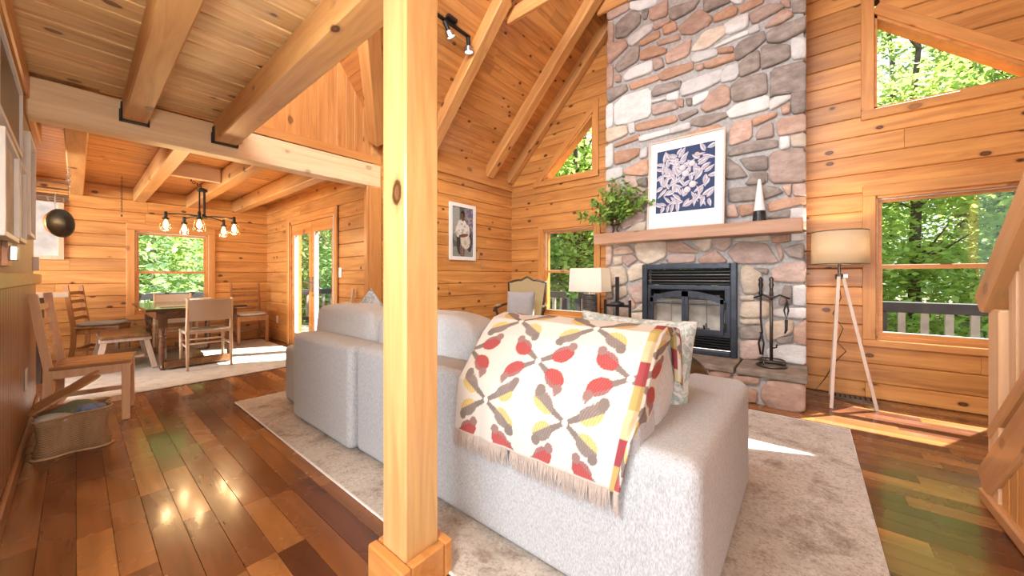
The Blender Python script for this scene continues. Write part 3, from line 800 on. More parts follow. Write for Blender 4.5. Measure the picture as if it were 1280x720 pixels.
def chaikin(p, q=.13):
    out = []
    for i in range(len(p)):
        a, b = p[i], p[(i + 1) % len(p)]
        out += [(a[0] + (b[0] - a[0]) * q, a[1] + (b[1] - a[1]) * q), (b[0] - (b[0] - a[0]) * q, b[1] - (b[1] - a[1]) * q)]
    return out
def area(p): return sum(p[i][0] * p[(i + 1) % len(p)][1] - p[(i + 1) % len(p)][0] * p[i][1] for i in range(len(p))) / 2
def stone(poly, code, yf, proud=None, depth=.07, xmin=CL, xmax=CR):
    c0 = (sum(q[0] for q in poly) / len(poly), sum(q[1] for q in poly) / len(poly)); r0 = math.sqrt(abs(area(poly)) / math.pi); gs = (r0 + .008) / r0
    p = chaikin([(c0[0] + (x - c0[0]) * gs, c0[1] + (z - c0[1]) * gs) for x, z in poly])
    p = [(min(max(x, xmin), xmax), z) for x, z in p]
    if area(p) < 0: p = p[::-1]
    n = len(p); cx = sum(q[0] for q in p) / n; cz = sum(q[1] for q in p) / n
    R0 = math.sqrt(abs(area(p)) / math.pi); pr = proud if proud is not None else rng.uniform(.012, .03)
    v = []; s1 = 1 - .008 / max(R0, .02); s2 = 1 - .026 / max(R0, .035)
    for sc, dy in ((1., depth), (1., -pr * .35), (s1, -pr * .8), (s2, -pr)):
        for x, z in p: v.append(((x - cx) * sc, dy + (rng.uniform(-.003, .003) if dy < 0 else 0), (z - cz) * sc))
    v.append((rng.uniform(-.1, .1) * R0, -pr - rng.uniform(.0, .008), rng.uniform(-.1, .1) * R0))
    f = [tuple(range(n))[::-1]]
    for r_ in range(3): f += [(r_ * n + i, r_ * n + (i + 1) % n, (r_ + 1) * n + (i + 1) % n, (r_ + 1) * n + i) for i in range(n)]
    f += [(3 * n + i, 3 * n + (i + 1) % n, 4 * n) for i in range(n)]
    f = [q[::1] for q in f]
    o = mesh('stone', v, f, STN[code], fp_, True, Matrix.Translation((cx, yf, cz)))
    return o
for ln in stones.strip().split('\n'):
    t = ln.split(); ox, oy, sc = S[t[0]]; q = [float(v) for v in t[2:]]
    poly = [onY(ox + q[i] / sc, oy + q[i + 1] / sc, CY) for i in range(0, len(q), 2)]
    stone(poly, t[1], CY + .012)
# courses above the picture, laid at random
def ztop(x): return H + (HY + 10) / F * (-x * SA + CY * CA)
z = 0.
while z < 1.75:
    h = rng.uniform(.13, .24); x = CL
    while x < CR - .03:
        wd = min(rng.uniform(.16, .46), CR - x)
        j = lambda: rng.uniform(-.015, .015)
        q = [(x + .012, z + ztop(x) + j()), (x + wd - .012, z + ztop(x + wd) + j()), (x + wd - .012, z + ztop(x + wd) + h - .02 + j()), (x + wd * .5, z + ztop(x + wd / 2) + h - .01 + j()), (x + .012, z + ztop(x) + h - .02 + j())]
        c_ = rng.choice('tttogggwpc')
        if max(p_[1] for p_ in q) < 5.2: stone(q, c_, CY + .012)
        x += wd
    z += h
# side faces of the chimney
for X0, sgn in ((CR - .05, 1), (CL + .05, -1)):
    z = HZ + .02
    while z < 5.1:
        h = rng.uniform(.14, .26); y = CY + .06
        while y < WY - .05:
            wd = min(rng.uniform(.12, .24), WY - .035 - y)
            if wd > .05:
                p = chaikin([(y, z), (y + wd - .015, z), (y + wd - .015, z + h - .02), (y, z + h - .02)]); n = len(p)
                v = [(0, a, b) for a, b in p] + [(sgn * .05, a, b) for a, b in p]
                mesh('stone', v, [tuple(range(n))[::-1], tuple(range(n, 2 * n))] + [(i, (i + 1) % n, n + (i + 1) % n, n + i) for i in range(n)], STN[rng.choice('tggpw')], fp_, False, Matrix.Translation((X0, 0, 0)))
            y += wd
        z += h
# hearth front stones
hs = [('t', [(530, 520), (620, 515), (625, 545), (540, 560)]), ('t', [(640, 540), (750, 545), (745, 580), (640, 570)]), ('t', [(765, 600), (800, 560), (960, 580), (965, 695), (880, 715), (800, 690), (760, 640)]), ('o', [(690, 600), (740, 610), (740, 660), (690, 655)]), ('c', [(490, 510), (520, 512), (530, 560), (500, 560)])]
for c_, q in hs: stone([onY(740 + a / 3.6, 320 + b / 3.6, HF) for a, b in q], c_, HF + .02, .025, .05, -1.85, -.015)
x = -1.83
while x < -.8:
    wd = rng.uniform(.2, .36); stone([(x, .02), (x + wd - .02, .02), (x + wd - .02, .2), (x, .2)], rng.choice('totpg'), HF + .02, .02, .05); x += wd
for y0 in (3.72, 3.92): # hearth end
    p = MB().box(CR - .07, CR - .012, y0, y0 + .18, .02, .2).build('stone', STN['t'], fp_, .02, 2)
HS = stonemat('stone_hearth', (.24, .19, .15), (.15, .115, .09), (.34, .28, .23))
for a, b in ((-1.86, -1.2), (-1.19, -.5), (-.485, .0)):
    MB().box(a, b, HF - .02, CY + .03, HZ - .055, HZ).build('hearth_slab', HS, fp_, .012, 2)
# ---- fireplace insert
ins = E('fireplace_insert', 'blue-black steel fireplace insert with louvres and arched glass doors', 'fireplace insert', (-.985, CY - .01, HZ + .001))
X0, X1, Z1 = -.455, .455, .925; hw = .055
MB().box(X0, X0 + hw, -.05, .02, 0, Z1).box(X1 - hw, X1, -.05, .02, 0, Z1).box(X0 + hw, X1 - hw, -.05, .02, Z1 - hw, Z1).box(X0 + hw, X1 - hw, -.05, .02, 0, .05).build('surround', INSERT, ins, .008, 2)
fx0, fx1 = X0 + hw, X1 - hw
MB().box(fx0, fx1, -.03, .01, .655, .70).box(fx0, fx1, -.03, .01, .185, .235).box(fx0, fx0 + .035, -.03, .01, .235, .655).box(fx1 - .05, fx1, -.03, .01, .235, .655).build('face_plate', INSERT, ins, .004)
MB().box(fx0, fx1, .10, .105, .70, .87).build('louvre_back', DARK, ins); MB().box(fx0, fx1, .10, .105, .05, .185).build('louvre_back', DARK, ins)
for k in range(5): MB().box(fx0 + .005, fx1 - .005, -.02, .012, .712 + k * .031, .722 + k * .031).build('louvre_slat', PEWTER if k % 2 else BLACK, ins)
for k in range(5): MB().box(fx0 + .005, fx1 - .005, -.02, .012, .06 + k * .026, .069 + k * .026).build('louvre_slat', BLACK, ins)
dx0, dx1 = fx0 + .04, fx1 - .055
def arch(x): u = (x - (dx0 + dx1) / 2) / ((dx1 - dx0) / 2); return .645 - .075 * u * u
for sgn, a, b in ((-1, dx0, (dx0 + dx1) / 2 - .002), (1, (dx0 + dx1) / 2 + .002, dx1)):
    m = MB(); s = .03; K = 8
    xs_ = [a + (b - a) * i / K for i in range(K + 1)]
    m.box(a, a + s, -.055, -.03, .21, min(arch(a), arch(a + s)) - .005).box(b - s, b, -.055, -.03, .21, min(arch(b), arch(b - s)) - .005).box(a + s, b - s, -.055, -.03, .21, .255)
    for p, q in zip(xs_, xs_[1:]):
        v = [(p, y_, z_) for y_ in (-.055, -.03) for z_ in (arch(p) - .06, arch(p))] + [(q, y_, z_) for y_ in (-.055, -.03) for z_ in (arch(q) - .06, arch(q))]
        m.add(v, [(0, 4, 5, 1), (2, 3, 7, 6), (0, 2, 6, 4), (1, 5, 7, 3), (0, 1, 3, 2), (4, 6, 7, 5)])
    m.box(a + s, b - s, -.05, -.034, .50, .512)
    d = m.build('glass_door', INSERT, ins)
    MB().box(a + s, b - s, -.044, -.040, .255, .53).build('pane', FGLASS, d)
    m = MB()
    for i in range(8): m.box(a + s + .004, b - s - .004, -.05, -.045, .515 + i * .012, .521 + i * .012)
    m.build('air_grille', PEWTER, d)
    hh = MB(); hx = a - .002 if sgn < 0 else b + .002
    for z in (.27, .48): hh.box(hx - .012, hx + .02, -.05, -.035, z, z + .05).lathe([(.007, -.01), (.007, .06)], 8, (hx + sgn * .01, -.045, z))
    hh.build('hinge', BLACK, d)
    MB().tube([((dx0 + dx1) / 2 + sgn * .05, -.06, .27), ((dx0 + dx1) / 2 + sgn * .09, -.075, .30)], .006, 6).build('handle', BLACK, d)
fbx = MB().box(fx0 + .03, fx1 - .045, .31, .33, .2, .68).box(fx0 + .0, fx0 + .03, -.02, .33, .2, .68).box(fx1 - .05, fx1 - .02, -.02, .33, .2, .68).box(fx0, fx1, -.02, .33, .65, .68).box(fx0, fx1, -.02, .33, .2, .215)
fbx.build('firebox', DARK, ins)
for i in range(4):
    w_ = (fx1 - fx0 - .09) / 4; MB().box(fx0 + .035 + i * w_, fx0 + .035 + (i + 1) * w_ - .004, .12, .15, .216, .54).build('firebrick', BRICK, ins, .004)
for sx in (fx0 + .031, fx1 - .075): MB().box(sx, sx + .025, .02, .12, .216, .54).build('firebrick', BRICK, ins, .004)
m = MB()
for x in (-.2, -.08, .04, .16): m.tube([(x, -.0, .29), (x, .02, .25), (x, .08, .25), (x, .1, .3)], .008, 6)
m.tube([(-.24, .03, .25), (.2, .03, .25)], .007, 6).tube([(-.24, .08, .25), (.2, .08, .25)], .007, 6)
m.build('log_grate', PEWTER, ins)
# ---- mantel
mt = beam('mantel_shelf', None, (-1.955, 3.995, 1.524), (-.034, 3.995, 1.524), .225, .118, MANT, bevel=.006); tag(mt, 'rough brown timber mantel shelf across the stone chimney', 'mantel')
# ---- printing helper: raster on a thin panel
def printed(name, parent, w_, h_, nx, ny, fn, mat, thick=.002):
    """panel in local xz, front facing -y, coloured by fn(u,v)"""
    v = []; f = []
    for j in range(ny + 1):
        for i in range(nx + 1): v.append((-w_ / 2 + w_ * i / nx, 0, h_ * j / ny))
    for j in range(ny):
        for i in range(nx): a = j * (nx + 1) + i; f.append((a, a + 1, a + nx + 2, a + nx + 1))
    n = len(v); v += [(-w_ / 2, thick, 0), (w_ / 2, thick, 0), (w_ / 2, thick, h_), (-w_ / 2, thick, h_)]; f.append((n + 3, n + 2, n + 1, n))
    o = mesh(name, v, f, mat, parent)
    at = o.data.color_attributes.new('print', 'FLOAT_COLOR', 'POINT')
    for j in range(ny + 1):
        for i in range(nx + 1): at.data[j * (nx + 1) + i].color = c4(fn(i / nx, j / ny))
    for k in range(4): at.data[n + k].color = (.5, .5, .5, 1)
    return o
PRINT = vcol('ink_print', .6)
# ---- botanical print on the mantel
def botanical():
    r = random.Random(5); nav, cream, shade = (.028, .05, .125), (.60, .56, .60), (.16, .17, .27)
    W_, H_ = .56, .68; els = []
    def leaf(x, y, a, ln, wd): els.append(('l', x, y, a, ln, wd))
    stems = [((.28, .02), (.25, .5)), ((.25, .3), (.06, .56)), ((.3, .35), (.50, .64)), ((.22, .2), (.04, .3)), ((.34, .2), (.52, .10)), ((.27, .45), (.2, .62)), ((.38, .5), (.52, .30)), ((.26, .12), (.05, .06)), ((.24, .36), (.05, .42))]
    for (x0, y0), (x1, y1) in stems:
        for k in range(9):
            t = (k + .5) / 9; x, y = x0 + (x1 - x0) * t, y0 + (y1 - y0) * t; a = math.atan2(y1 - y0, x1 - x0)
            leaf(x, y, a + (1 if k % 2 else -1) * r.uniform(.6, 1.5), r.uniform(.08, .14), r.uniform(.016, .027))
    for k in range(22): leaf(r.uniform(.06, .50), r.uniform(.05, .58), r.uniform(0, 6.28), r.uniform(.06, .11), r.uniform(.014, .024))
    fruit = [(.26, .46, .034), (.35, .49, .032), (.29, .395, .036), (.36, .27, .037), (.31, .22, .034)]
    flowers = [(.18, .50, .022), (.2, .55, .02), (.15, .54, .02)]
    def fn(u, v):
        x, y = u * W_, v * H_; c = nav
        for e in els:
            dx, dy = x - e[1], y - e[2]; ca, sa = math.cos(e[3]), math.sin(e[3]); l = (dx * ca + dy * sa) / e[4]
            if 0 < l < 1:
                s = -dx * sa + dy * ca - .25 * e[4] * l * l * .4; hw_ = e[5] * math.sin(math.pi * l ** .8)
                if abs(s) < hw_:
                    q = s / max(hw_, 1e-5)
                    c = shade if (abs(q) < .12 or abs(q) > .86) else (tuple(a * .72 for a in cream) if q < -.1 else cream)
        for fx, fy, fr_ in fruit:
            d = math.hypot(x - fx, y - fy)
            if d < fr_: k = .72 + .28 * max(0, min(1, ((x - fx) - (y - fy)) / fr_ * -.5 + .5)); c = tuple(a * k for a in (.66, .62, .64)) if d < fr_ * .9 else shade
        for fx, fy, fr_ in flowers:
            d = math.hypot(x - fx, y - fy); a = math.atan2(y - fy, x - fx)
            if d < fr_ * (.7 + .3 * math.cos(5 * a)): c = cream if d > fr_ * .25 else shade
        if math.hypot((x - .395) / 1.6, y - .585) < .013: c = (.62, .36, .30)
        return c
    return fn
pf = E('framed_botanical_print', 'navy botanical print with pale leaves and fruit in thin wood frame on mantel', 'framed print', (-.99, 3.955, 1.585))
pf.rotation_euler = (R(-5.0), 0, 0)
FW, FH = .735, .97; b = .016
FRM = wood('frame_wood', (.62, .48, .38), (.52, .38, .29), axis=2, knots=0, rnd=0, rough=.5)
MB().box(-FW / 2, -FW / 2 + b, 0, .03, 0, FH).box(FW / 2 - b, FW / 2, 0, .03, 0, FH).box(-FW / 2 + b, FW / 2 - b, 0, .03, FH - b, FH).box(-FW / 2 + b, FW / 2 - b, 0, .03, 0, b).build('frame', FRM, pf)
MB().box(-FW / 2 + b, FW / 2 - b, .012, .02, b, FH - b).build('mat_board', WHITEP, pf)
o = printed('print', pf, .56, .68, 168, 204, botanical(), PRINT); o.location = (0.0, .0085, .175)
# ---- portrait on the side wall
def ell(u, v, cu, cv, ru, rv, rot=0.):
    a, b_ = u - cu, v - cv; ca, sa = math.cos(rot), math.sin(rot); x, y = a * ca + b_ * sa, -a * sa + b_ * ca
    return (x / ru) ** 2 + (y / rv) ** 2 < 1
def figure(u, v):
    n1 = noise.noise((u * 9, v * 16, 1.3)); n2 = noise.noise((u * 20, v * 40, 4.)); n3 = noise.noise((u * 4, v * 7, 9.))
    c = (.20, .21, .20) if n3 > .1 else (.10, .11, .10)
    if u < .35 and v > .45: c = (.30, .32, .30)
    if u > .68 and v > .5: c = (.16, .12, .22) if n1 > -.1 else (.30, .28, .22)
    if v < .2: c = (.24, .25, .22)
    if ell(u, v, .36, .30, .16, .26): c = (.05, .045, .04)
    if ell(u, v, .82, .30, .14, .2): c = (.06, .05, .07)
    if ell(u, v, .48, .15, .12, .2): c = (.14, .07, .06) if n2 > -.1 else (.3, .24, .2)
    if ell(u, v, .62, .33, .24, .17, -.2): c = (.56, .53, .44) if n1 > -.2 else (.40, .37, .30)
    if ell(u, v, .47, .60, .24, .16) or ell(u, v, .30, .52, .14, .13, .3) or ell(u, v, .70, .52, .13, .15, -.3): c = (.62, .61, .56) if n1 > -.25 else (.38, .38, .36)
    if ell(u, v, .53, .43, .23, .035, .1): c = (.16, .07, .04)
    if ell(u, v, .50, .855, .10, .085): c = (.02, .016, .014)
    if ell(u, v, .47, .825, .07, .06): c = (.13, .06, .035)
    if ell(u, v, .50, .77, .06, .05): c = (.12, .06, .035)
    k = 1 + .3 * n2
    return tuple(max(0, a * k) for a in c)
pp = E('framed_portrait', 'small white-framed painting of a seated figure on the plank side wall', 'framed painting', (WX + .03, 3.415, 1.31), R(90))
fw, fh, b = .49, .78, .05
MB().box(-fw / 2, -fw / 2 + b, -.022, .0, 0, fh).box(fw / 2 - b, fw / 2, -.022, .0, 0, fh).box(-fw / 2 + b, fw / 2 - b, -.022, .0, fh - b, fh).box(-fw / 2 + b, fw / 2 - b, -.022, .0, 0, b).build('frame', WHITEP, pp, .003)
o = printed('canvas', pp, fw - 2 * b, fh - 2 * b, 90, 160, figure, PRINT); o.location = (0, -.01, b)
# ---- plant in a wire stand on the mantel
pl = E('mantel_plant', 'leafy green branches in a black wire stand on the mantel', 'plant', (-1.735, 3.99, 1.583))
m = MB()
for k in range(3):
    a = k * 2.094 + .4; ca, sa = math.cos(a), math.sin(a)
    m.tube([(.05 * ca, .05 * sa, 0), (.018 * ca, .018 * sa, .05), (.05 * ca, .05 * sa, .1), (.05 * ca, .05 * sa, .17)], .006, 6)
m.torus((0, 0, .17), .05, .005, 18, 6).torus((0, 0, .1), .05, .005, 18, 6); m.build('wire_stand', BLACK, pl)
MB().lathe([(.0, .06), (.035, .07), (.042, .12), (.042, .19), (.036, .19), (.036, .1)], 16, cap=False).build('glass_cup', JAR, pl, smooth=True)
LEAFM = plain('mantel_leaf', (.30, .44, .08), .45, 0, .5, 14., col2=(.10, .22, .03))
r = random.Random(11); st = MB(); lf = MB()
def leafquad(m, p, d, n, ln, wd):
    d = Vector(d).normalized(); n = Vector(n); s = d.cross(n)
    if s.length < .01: s = d.cross(Vector((1, 0, 0)))
    s.normalize(); n = s.cross(d); p = Vector(p)
    m.add([p, p + d * ln * .35 + s * wd / 2 + n * wd * .12, p + d * ln * .75 + s * wd * .4 + n * wd * .1, p + d * ln - n * ln * .1, p + d * ln * .75 - s * wd * .4 + n * wd * .1, p + d * ln * .35 - s * wd / 2 + n * wd * .12, p + d * ln * .5],
          [(0, 6, 1), (1, 6, 2), (2, 6, 3), (3, 6, 4), (4, 6, 5), (5, 6, 0)])
tips = [(-.44, -.02, .28), (-.30, .0, .42), (-.16, .01, .52), (-.04, .0, .60), (.12, .01, .58), (.24, -.02, .5), (.34, .0, .42), (.40, -.03, .30), (-.22, -.10, .34), (.05, -.12, .42), (.2, -.1, .36), (-.06, -.05, .45), (.28, .02, .33), (-.42, -.03, .22), (.12, -.05, .30), (-.14, -.06, .28)]
for tx, ty, tz in tips:
    p0 = Vector((0, 0, .12)); p3 = Vector((tx, ty, tz)); pm = Vector((tx * .35, ty * .4, tz * .75)); pts = []
    for k in range(7):
        t = k / 6; pts.append((p0 * (1 - t) ** 2 + pm * 2 * t * (1 - t) + p3 * t * t))
    st.tube(pts, [.004 - .0004 * k for k in range(7)], 5)
    for k in range(2, 7):
        for q in range(9):
            d = Vector((r.gauss(0, 1), r.gauss(0, .8), r.gauss(0.1, .8))); leafquad(lf, pts[k] + Vector((r.gauss(0, .02), r.gauss(0, .02), r.gauss(0, .02))), d, (r.gauss(0, .4), -.6, 1), r.uniform(.045, .075), r.uniform(.03, .048))
for v_ in st.v + lf.v: v_.y = min(v_.y, .075)
st.build('stem', plain('stem_brown', (.14, .10, .04), .7), pl); lf.build('foliage', LEAFM, pl)
# ---- cone ornament
cn = E('cone_ornament', 'slim white cone with black base on the mantel', 'ornament', (-.345, 3.985, 1.583))
MB().lathe([(.055, 0), (.047, .10)], 24).build('base', plain('black_marble', (.03, .035, .04), .25, 0, .7, 20.), cn, .003)
MB().lathe([(.046, .10), (.012, .385), (.006, .392)], 24).build('cone', WHITEP, cn, smooth=False)
# ---- fire tools
ft = E('fireplace_tools', 'dark iron fire tool set with ring base on the hearth', 'fire tools', (-.25, 3.90, HZ))
m = MB().torus((0, 0, .012), .105, .011, 32, 8).torus((0, 0, .055), .095, .007, 32, 8)
for k in range(3):
    a = k * 2.094; m.tube([(.1 * math.cos(a), .1 * math.sin(a), .012), (.097 * math.cos(a), .097 * math.sin(a), .055)], .006, 6)
m.tube([(-.095, 0, .05), (.095, 0, .05)], .007, 6).tube([(0, -.095, .05), (0, .095, .05)], .007, 6)
m.build('base', PEWTER, ft, smooth=True)
MB().tube([(0, 0, .05), (0, 0, .70)], .013, 10).build('pole', PEWTER, ft, smooth=True)
MB().lathe([(.012, .62), (.016, .64), (.011, .68), (.02, .72), (.013, .745), (.019, .765), (.012, .785), (.004, .79)], 14).build('pole_handle', PEWTER, ft, smooth=True)
MB().tube([(-.13, 0, .6), (-.06, 0, .63), (0, 0, .6), (.06, 0, .63), (.13, 0, .6)], .008, 8).tube([(0, -.1, .6), (0, .1, .6)], .008, 8).build('hook_arm', BLACK, ft, smooth=True)
MB().tube([(-.075, -.03, .1), (-.09, -.03, .2), (-.065, -.03, .3), (-.075, -.03, .42), (-.075, -.03, .62)], .008, 8).tube([(-.062, -.03, .1), (-.052, -.03, .2), (-.078, -.03, .3)], .007, 8).lathe([(.012, .62), (.016, .64), (.011, .68), (.019, .72), (.013, .745), (.019, .765), (.004, .79)], 12, (-.075, -.03, 0)).build('tongs', BLACK, ft, smooth=True)
MB().tube([(.105, -.01, .6), (.11, -.01, .58), (.09, -.01, .5), (.105, -.01, .42), (.12, -.01, .5), (.11, -.01, .58)], .007, 8).tube([(.105, -.01, .42), (.105, -.01, .33), (.095, -.01, .3)], [.012, .01, .006], 8).build('hanging_shovel', BLACK, ft, smooth=True)
MB().tube([(0, 0, .16), (.035, 0, .17), (.04, 0, .2)], .007, 6).build('side_hook', BLACK, ft)
# ---- upright iron log press
an = E('iron_fire_stand', 'black iron upright stand with crossbar on the left of the hearth', 'iron stand', (-1.66, 3.88, HZ))
MB().box(-.155, -.135, -.02, .02, 0, .53).build('side_post', BLACK, an, .003); MB().box(.135, .155, -.02, .02, 0, .53).build('side_post', BLACK, an, .003)
MB().box(-.017, .017, -.017, .017, 0, .79).build('centre_post', BLACK, an, .003)
MB().box(-.135, .135, -.015, .015, .45, .48).build('crossbar', BLACK, an, .003)
MB().lathe([(.08, .48), (.07, .5), (.03, .515), (.02, .515)], 20).build('collar', BLACK, an)
MB().box(-.16, .16, -.03, .03, 0, .025).box(-.03, .03, -.1, .1, 0, .02).build('base', BLACK, an, .003)
# ---- bronze log hoop in front of the hearth
lh = E('bronze_log_hoop', 'round dark bronze log drum on the rug before the hearth', 'log holder', (-.80, 3.0, .016), R(-32))
m = MB(); prof = []; n = 40; Rr = .215; dp = .26
v = []; f = []
for rr, yy in ((Rr, -dp / 2), (Rr, dp / 2), (Rr - .012, dp / 2), (Rr - .012, -dp / 2)):
    for k in range(n): a = 2 * math.pi * k / n; v.append((rr * math.cos(a), yy, Rr + rr * math.sin(a)))
for q in range(4): f += [(q * n + k, ((q + 1) % 4) * n + k, ((q + 1) % 4) * n + (k + 1) % n, q * n + (k + 1) % n) for k in range(n)]
m.add(v, f).build('band', BRONZE, lh, smooth=False)
m = MB(); v = []; f = [tuple(range(n))]
for k in range(n): a = 2 * math.pi * k / n; v.append(((Rr - .012) * math.cos(a), .02, Rr + (Rr - .012) * math.sin(a)))
m.add(v, f); m.build('back_disc', INSERT, lh)
m = MB()
for yy in (-dp / 2, dp / 2): m.torus((0, yy, Rr), Rr - .004, .007, 40, 6, 'y')
m.build('rim', PEWTER, lh, smooth=True)
# ================================================================== FURNITURE
def puffy(name, parent, c, s, mat, e1=.45, e2=.35, nu=28, nv=16, wr=.006, mtx=None, seed=0.):
    v = []; f = []
    def pw(x, e): return math.copysign(abs(x) ** e, x)
    for j in range(nv + 1):
        ph = -math.pi / 2 + math.pi * j / nv
        for i in range(nu):
            th = 2 * math.pi * i / nu
            p = Vector((pw(math.cos(ph), e1) * pw(math.cos(th), e2) * s[0], pw(math.cos(ph), e1) * pw(math.sin(th), e2) * s[1], pw(math.sin(ph), e1) * s[2]))
            d = noise.noise(Vector((p.x * 7 + seed, p.y * 7, p.z * 7))) * wr * 2
            v.append(Vector(c) + p + p.normalized() * d)
    for j in range(nv):
        for i in range(nu): f.append((j * nu + i, j * nu + (i + 1) % nu, (j + 1) * nu + (i + 1) % nu, (j + 1) * nu + i))
    o = mesh(name, v, f, mat, parent, True, mtx)
    sb = o.modifiers.new('sub', 'SUBSURF'); sb.levels = 1; sb.render_levels = 1
    return o
def pillow(name, parent, w_, h_, t_, mat, mtx=None, n=18, pinch=.06):
    v = []; f = []
    for side in (1, -1):
        for j in range(n + 1):
            for i in range(n + 1):
                x, z = -1 + 2 * i / n, -1 + 2 * j / n
                th = t_ / 2 * ((1 - x ** 4) * (1 - z ** 4)) ** .45
                px = x * (1 - pinch * (1 - z * z)); pz = z * (1 - pinch * (1 - x * x))
                v.append((px * w_ / 2, side * (th + .004) + .01 * noise.noise((x * 2, z * 2, side * 3.)), pz * h_ / 2))
    k = (n + 1) ** 2
    for j in range(n):
        for i in range(n):
            a = j * (n + 1) + i; f.append((a + n + 1, a + n + 2, a + 1, a)); f.append((k + a, k + a + 1, k + a + n + 2, k + a + n + 1))
    for i in range(n):
        a, b = i, i + 1; f.append((a, b, k + b, k + a)); a, b = n * (n + 1) + i, n * (n + 1) + i + 1; f.append((b, a, k + a, k + b))
        a, b = i * (n + 1), (i + 1) * (n + 1); f.append((b, a, k + a, k + b)); a, b = i * (n + 1) + n, (i + 1) * (n + 1) + n; f.append((a, b, k + b, k + a))
    return mesh(name, v, f, mat, parent, True, mtx)
# ---- rugs
def rug(name, label, x0, x1, y0, y1, mat):
    cx, cy = (x0 + x1) / 2, (y0 + y1) / 2; r = E(name, label, 'rug', (cx, cy, .001)); nx, ny = 60, 40; v = []; f = []
    for j in range(ny + 1):
        for i in range(nx + 1):
            x, y = x0 + (x1 - x0) * i / nx - cx, y0 + (y1 - y0) * j / ny - cy; v.append((x, y, .0095 + .0012 * noise.noise((x * 2.2, y * 2.2, 3.1))))
    for j in range(ny):
        for i in range(nx): a = j * (nx + 1) + i; f.append((a, a + 1, a + nx + 2, a + nx + 1))
    n = len(v); v += [(x0 - cx, y0 - cy, 0), (x1 - cx, y0 - cy, 0), (x1 - cx, y1 - cy, 0), (x0 - cx, y1 - cy, 0)]; f.append((n + 3, n + 2, n + 1, n))
    mesh('pile', v, f, mat, r, True)
    W2, H2 = (x1 - x0) / 2, (y1 - y0) / 2
    MB().tube([(-W2, -H2, .006), (W2, -H2, .006), (W2, H2, .006), (-W2, H2, .006), (-W2, -H2, .006)], .006, 6).build('bound_edge', WHITEF, r)
rug('living_rug', 'large faded brown and cream rug under the grey sofa', -3.77, .225, .862, 3.45, RUG)
rug('dining_rug', 'pale grey woven rug under the dining table', -7.3, -4.8, -.12, 2.02, RUG2)
# ---- sofa
SX, SY = -1.7, 1.6; sf = E('sofa', 'large light grey chenille sofa with back turned to the post', 'sofa', (SX, SY, .013))
def sb_(name, x0, x1, y0, y1, z0, z1, r=.03, mat=SOFA, seg=4): return rbox(name, x0 - SX, x1 - SX, y0 - SY, y1 - SY, z0, z1, mat, sf, r, seg)
sb_('base', -3.06, -.26, 1.24, 2.06, .03, .27, .02)
sb_('back_panel', -2.125, -.40, 1.082, 1.27, .012, .645, .035)
sb_('back_panel', -3.02, -2.13, 1.042, 1.27, .012, .645, .04)
sb_('arm', -.52, -.228, 1.080, 2.17, .012, .548, .055, seg=6)
sb_('arm', -3.46, -3.03, 1.13, 2.17, .012, .49, .05)
MB().box(-3.0 - SX, -.3 - SX, 1.15 - SY, 2.0 - SY, 0, .03).build('foot_rail', BLACK, sf)
for a, b in ((-3.05, -2.2), (-2.19, -1.36), (-1.35, -.53)): puffy('seat_cushion', sf, ((a + b) / 2 - SX, 1.68 - SY, .345), ((b - a) / 2, .44, .095), CUSH, .4, .25)
for i, (a, b, zt) in enumerate(((-3.2, -2.25, .86), (-2.235, -1.27, .865), (-1.255, -.40, .865))):
    puffy('back_cushion', sf, ((a + b) / 2 - SX, 1.385 - SY, (zt + .40) / 2), ((b - a) / 2, .13, (zt - .40) / 2), CUSH, .5, .3, wr=.014, seed=i * 5.)
# ---- throw blanket
PATH = [(1.58, .66), (1.555, .76), (1.51, .845), (1.45, .885), (1.37, .895), (1.29, .878), (1.22, .82), (1.15, .735), (1.095, .672), (1.068, .64), (1.062, .56), (1.06, .48), (1.06, .415)]
seg = [0.]
for a, b in zip(PATH[::-1], PATH[::-1][1:]): seg.append(seg[-1] + math.hypot(a[0] - b[0], a[1] - b[1]))
TOT = seg[-1]; PR = PATH[::-1]
def pth(s):
    s = max(0, min(TOT, s))
    for i in range(len(seg) - 1):
        if s <= seg[i + 1]:
            t = (s - seg[i]) / (seg[i + 1] - seg[i]); return (PR[i][0] + (PR[i + 1][0] - PR[i][0]) * t, PR[i][1] + (PR[i + 1][1] - PR[i][1]) * t)
    return PR[-1]
va, vb = Vector((.185, .19)), Vector((.185, -.19)); n0 = Vector((-.632, .167))
det = va.x * vb.y - va.y * vb.x
CREAM, GREY, RED, YEL = (.60, .59, .555), (.20, .17, .16), (.33, .075, .075), (.52, .40, .17)
def birds(x, s):
    p = Vector((x, s)); q = p - n0; fi = (q.x * vb.y - q.y * vb.x) / det; fj = (va.x * q.y - va.y * q.x) / det
    col = CREAM
    for i in (math.floor(fi), math.floor(fi) + 1):
        for j in (math.floor(fj), math.floor(fj) + 1):
            nd = n0 + va * i + vb * j; d = p - nd; red = (i - j) % 2 == 1
            if d.length < .013: return (.68, .64, .6)
            for ux, us in ((.866, .5), (-.866, -.5), (-.866, .5), (.866, -.5)):
                t = d.x * ux + d.y * us
                if not 0 < t < .18: continue
                w_ = (d.x * us - d.y * ux) * (1 if ux * us > 0 else -1)
                if .01 < t < .085 and abs(w_) < .007 + .09 * t: col = GREY
                bx_, by_ = (t - .108) / .047, (w_ - .004) / .034
                if bx_ * bx_ + by_ * by_ < 1:
                    st = math.sin(t * 420 + w_ * 500) > .5
                    if red: col = RED if by_ > -.5 else (.26, .13, .13)
                    else: col = YEL if by_ > .2 else GREY
                    if st: col = tuple(a_ * 1.4 for a_ in col)
                hx, hy = t - .152, w_ + .014
                if hx * hx + hy * hy < .00036: col = (.27, .17, .165) if red else GREY
    return col
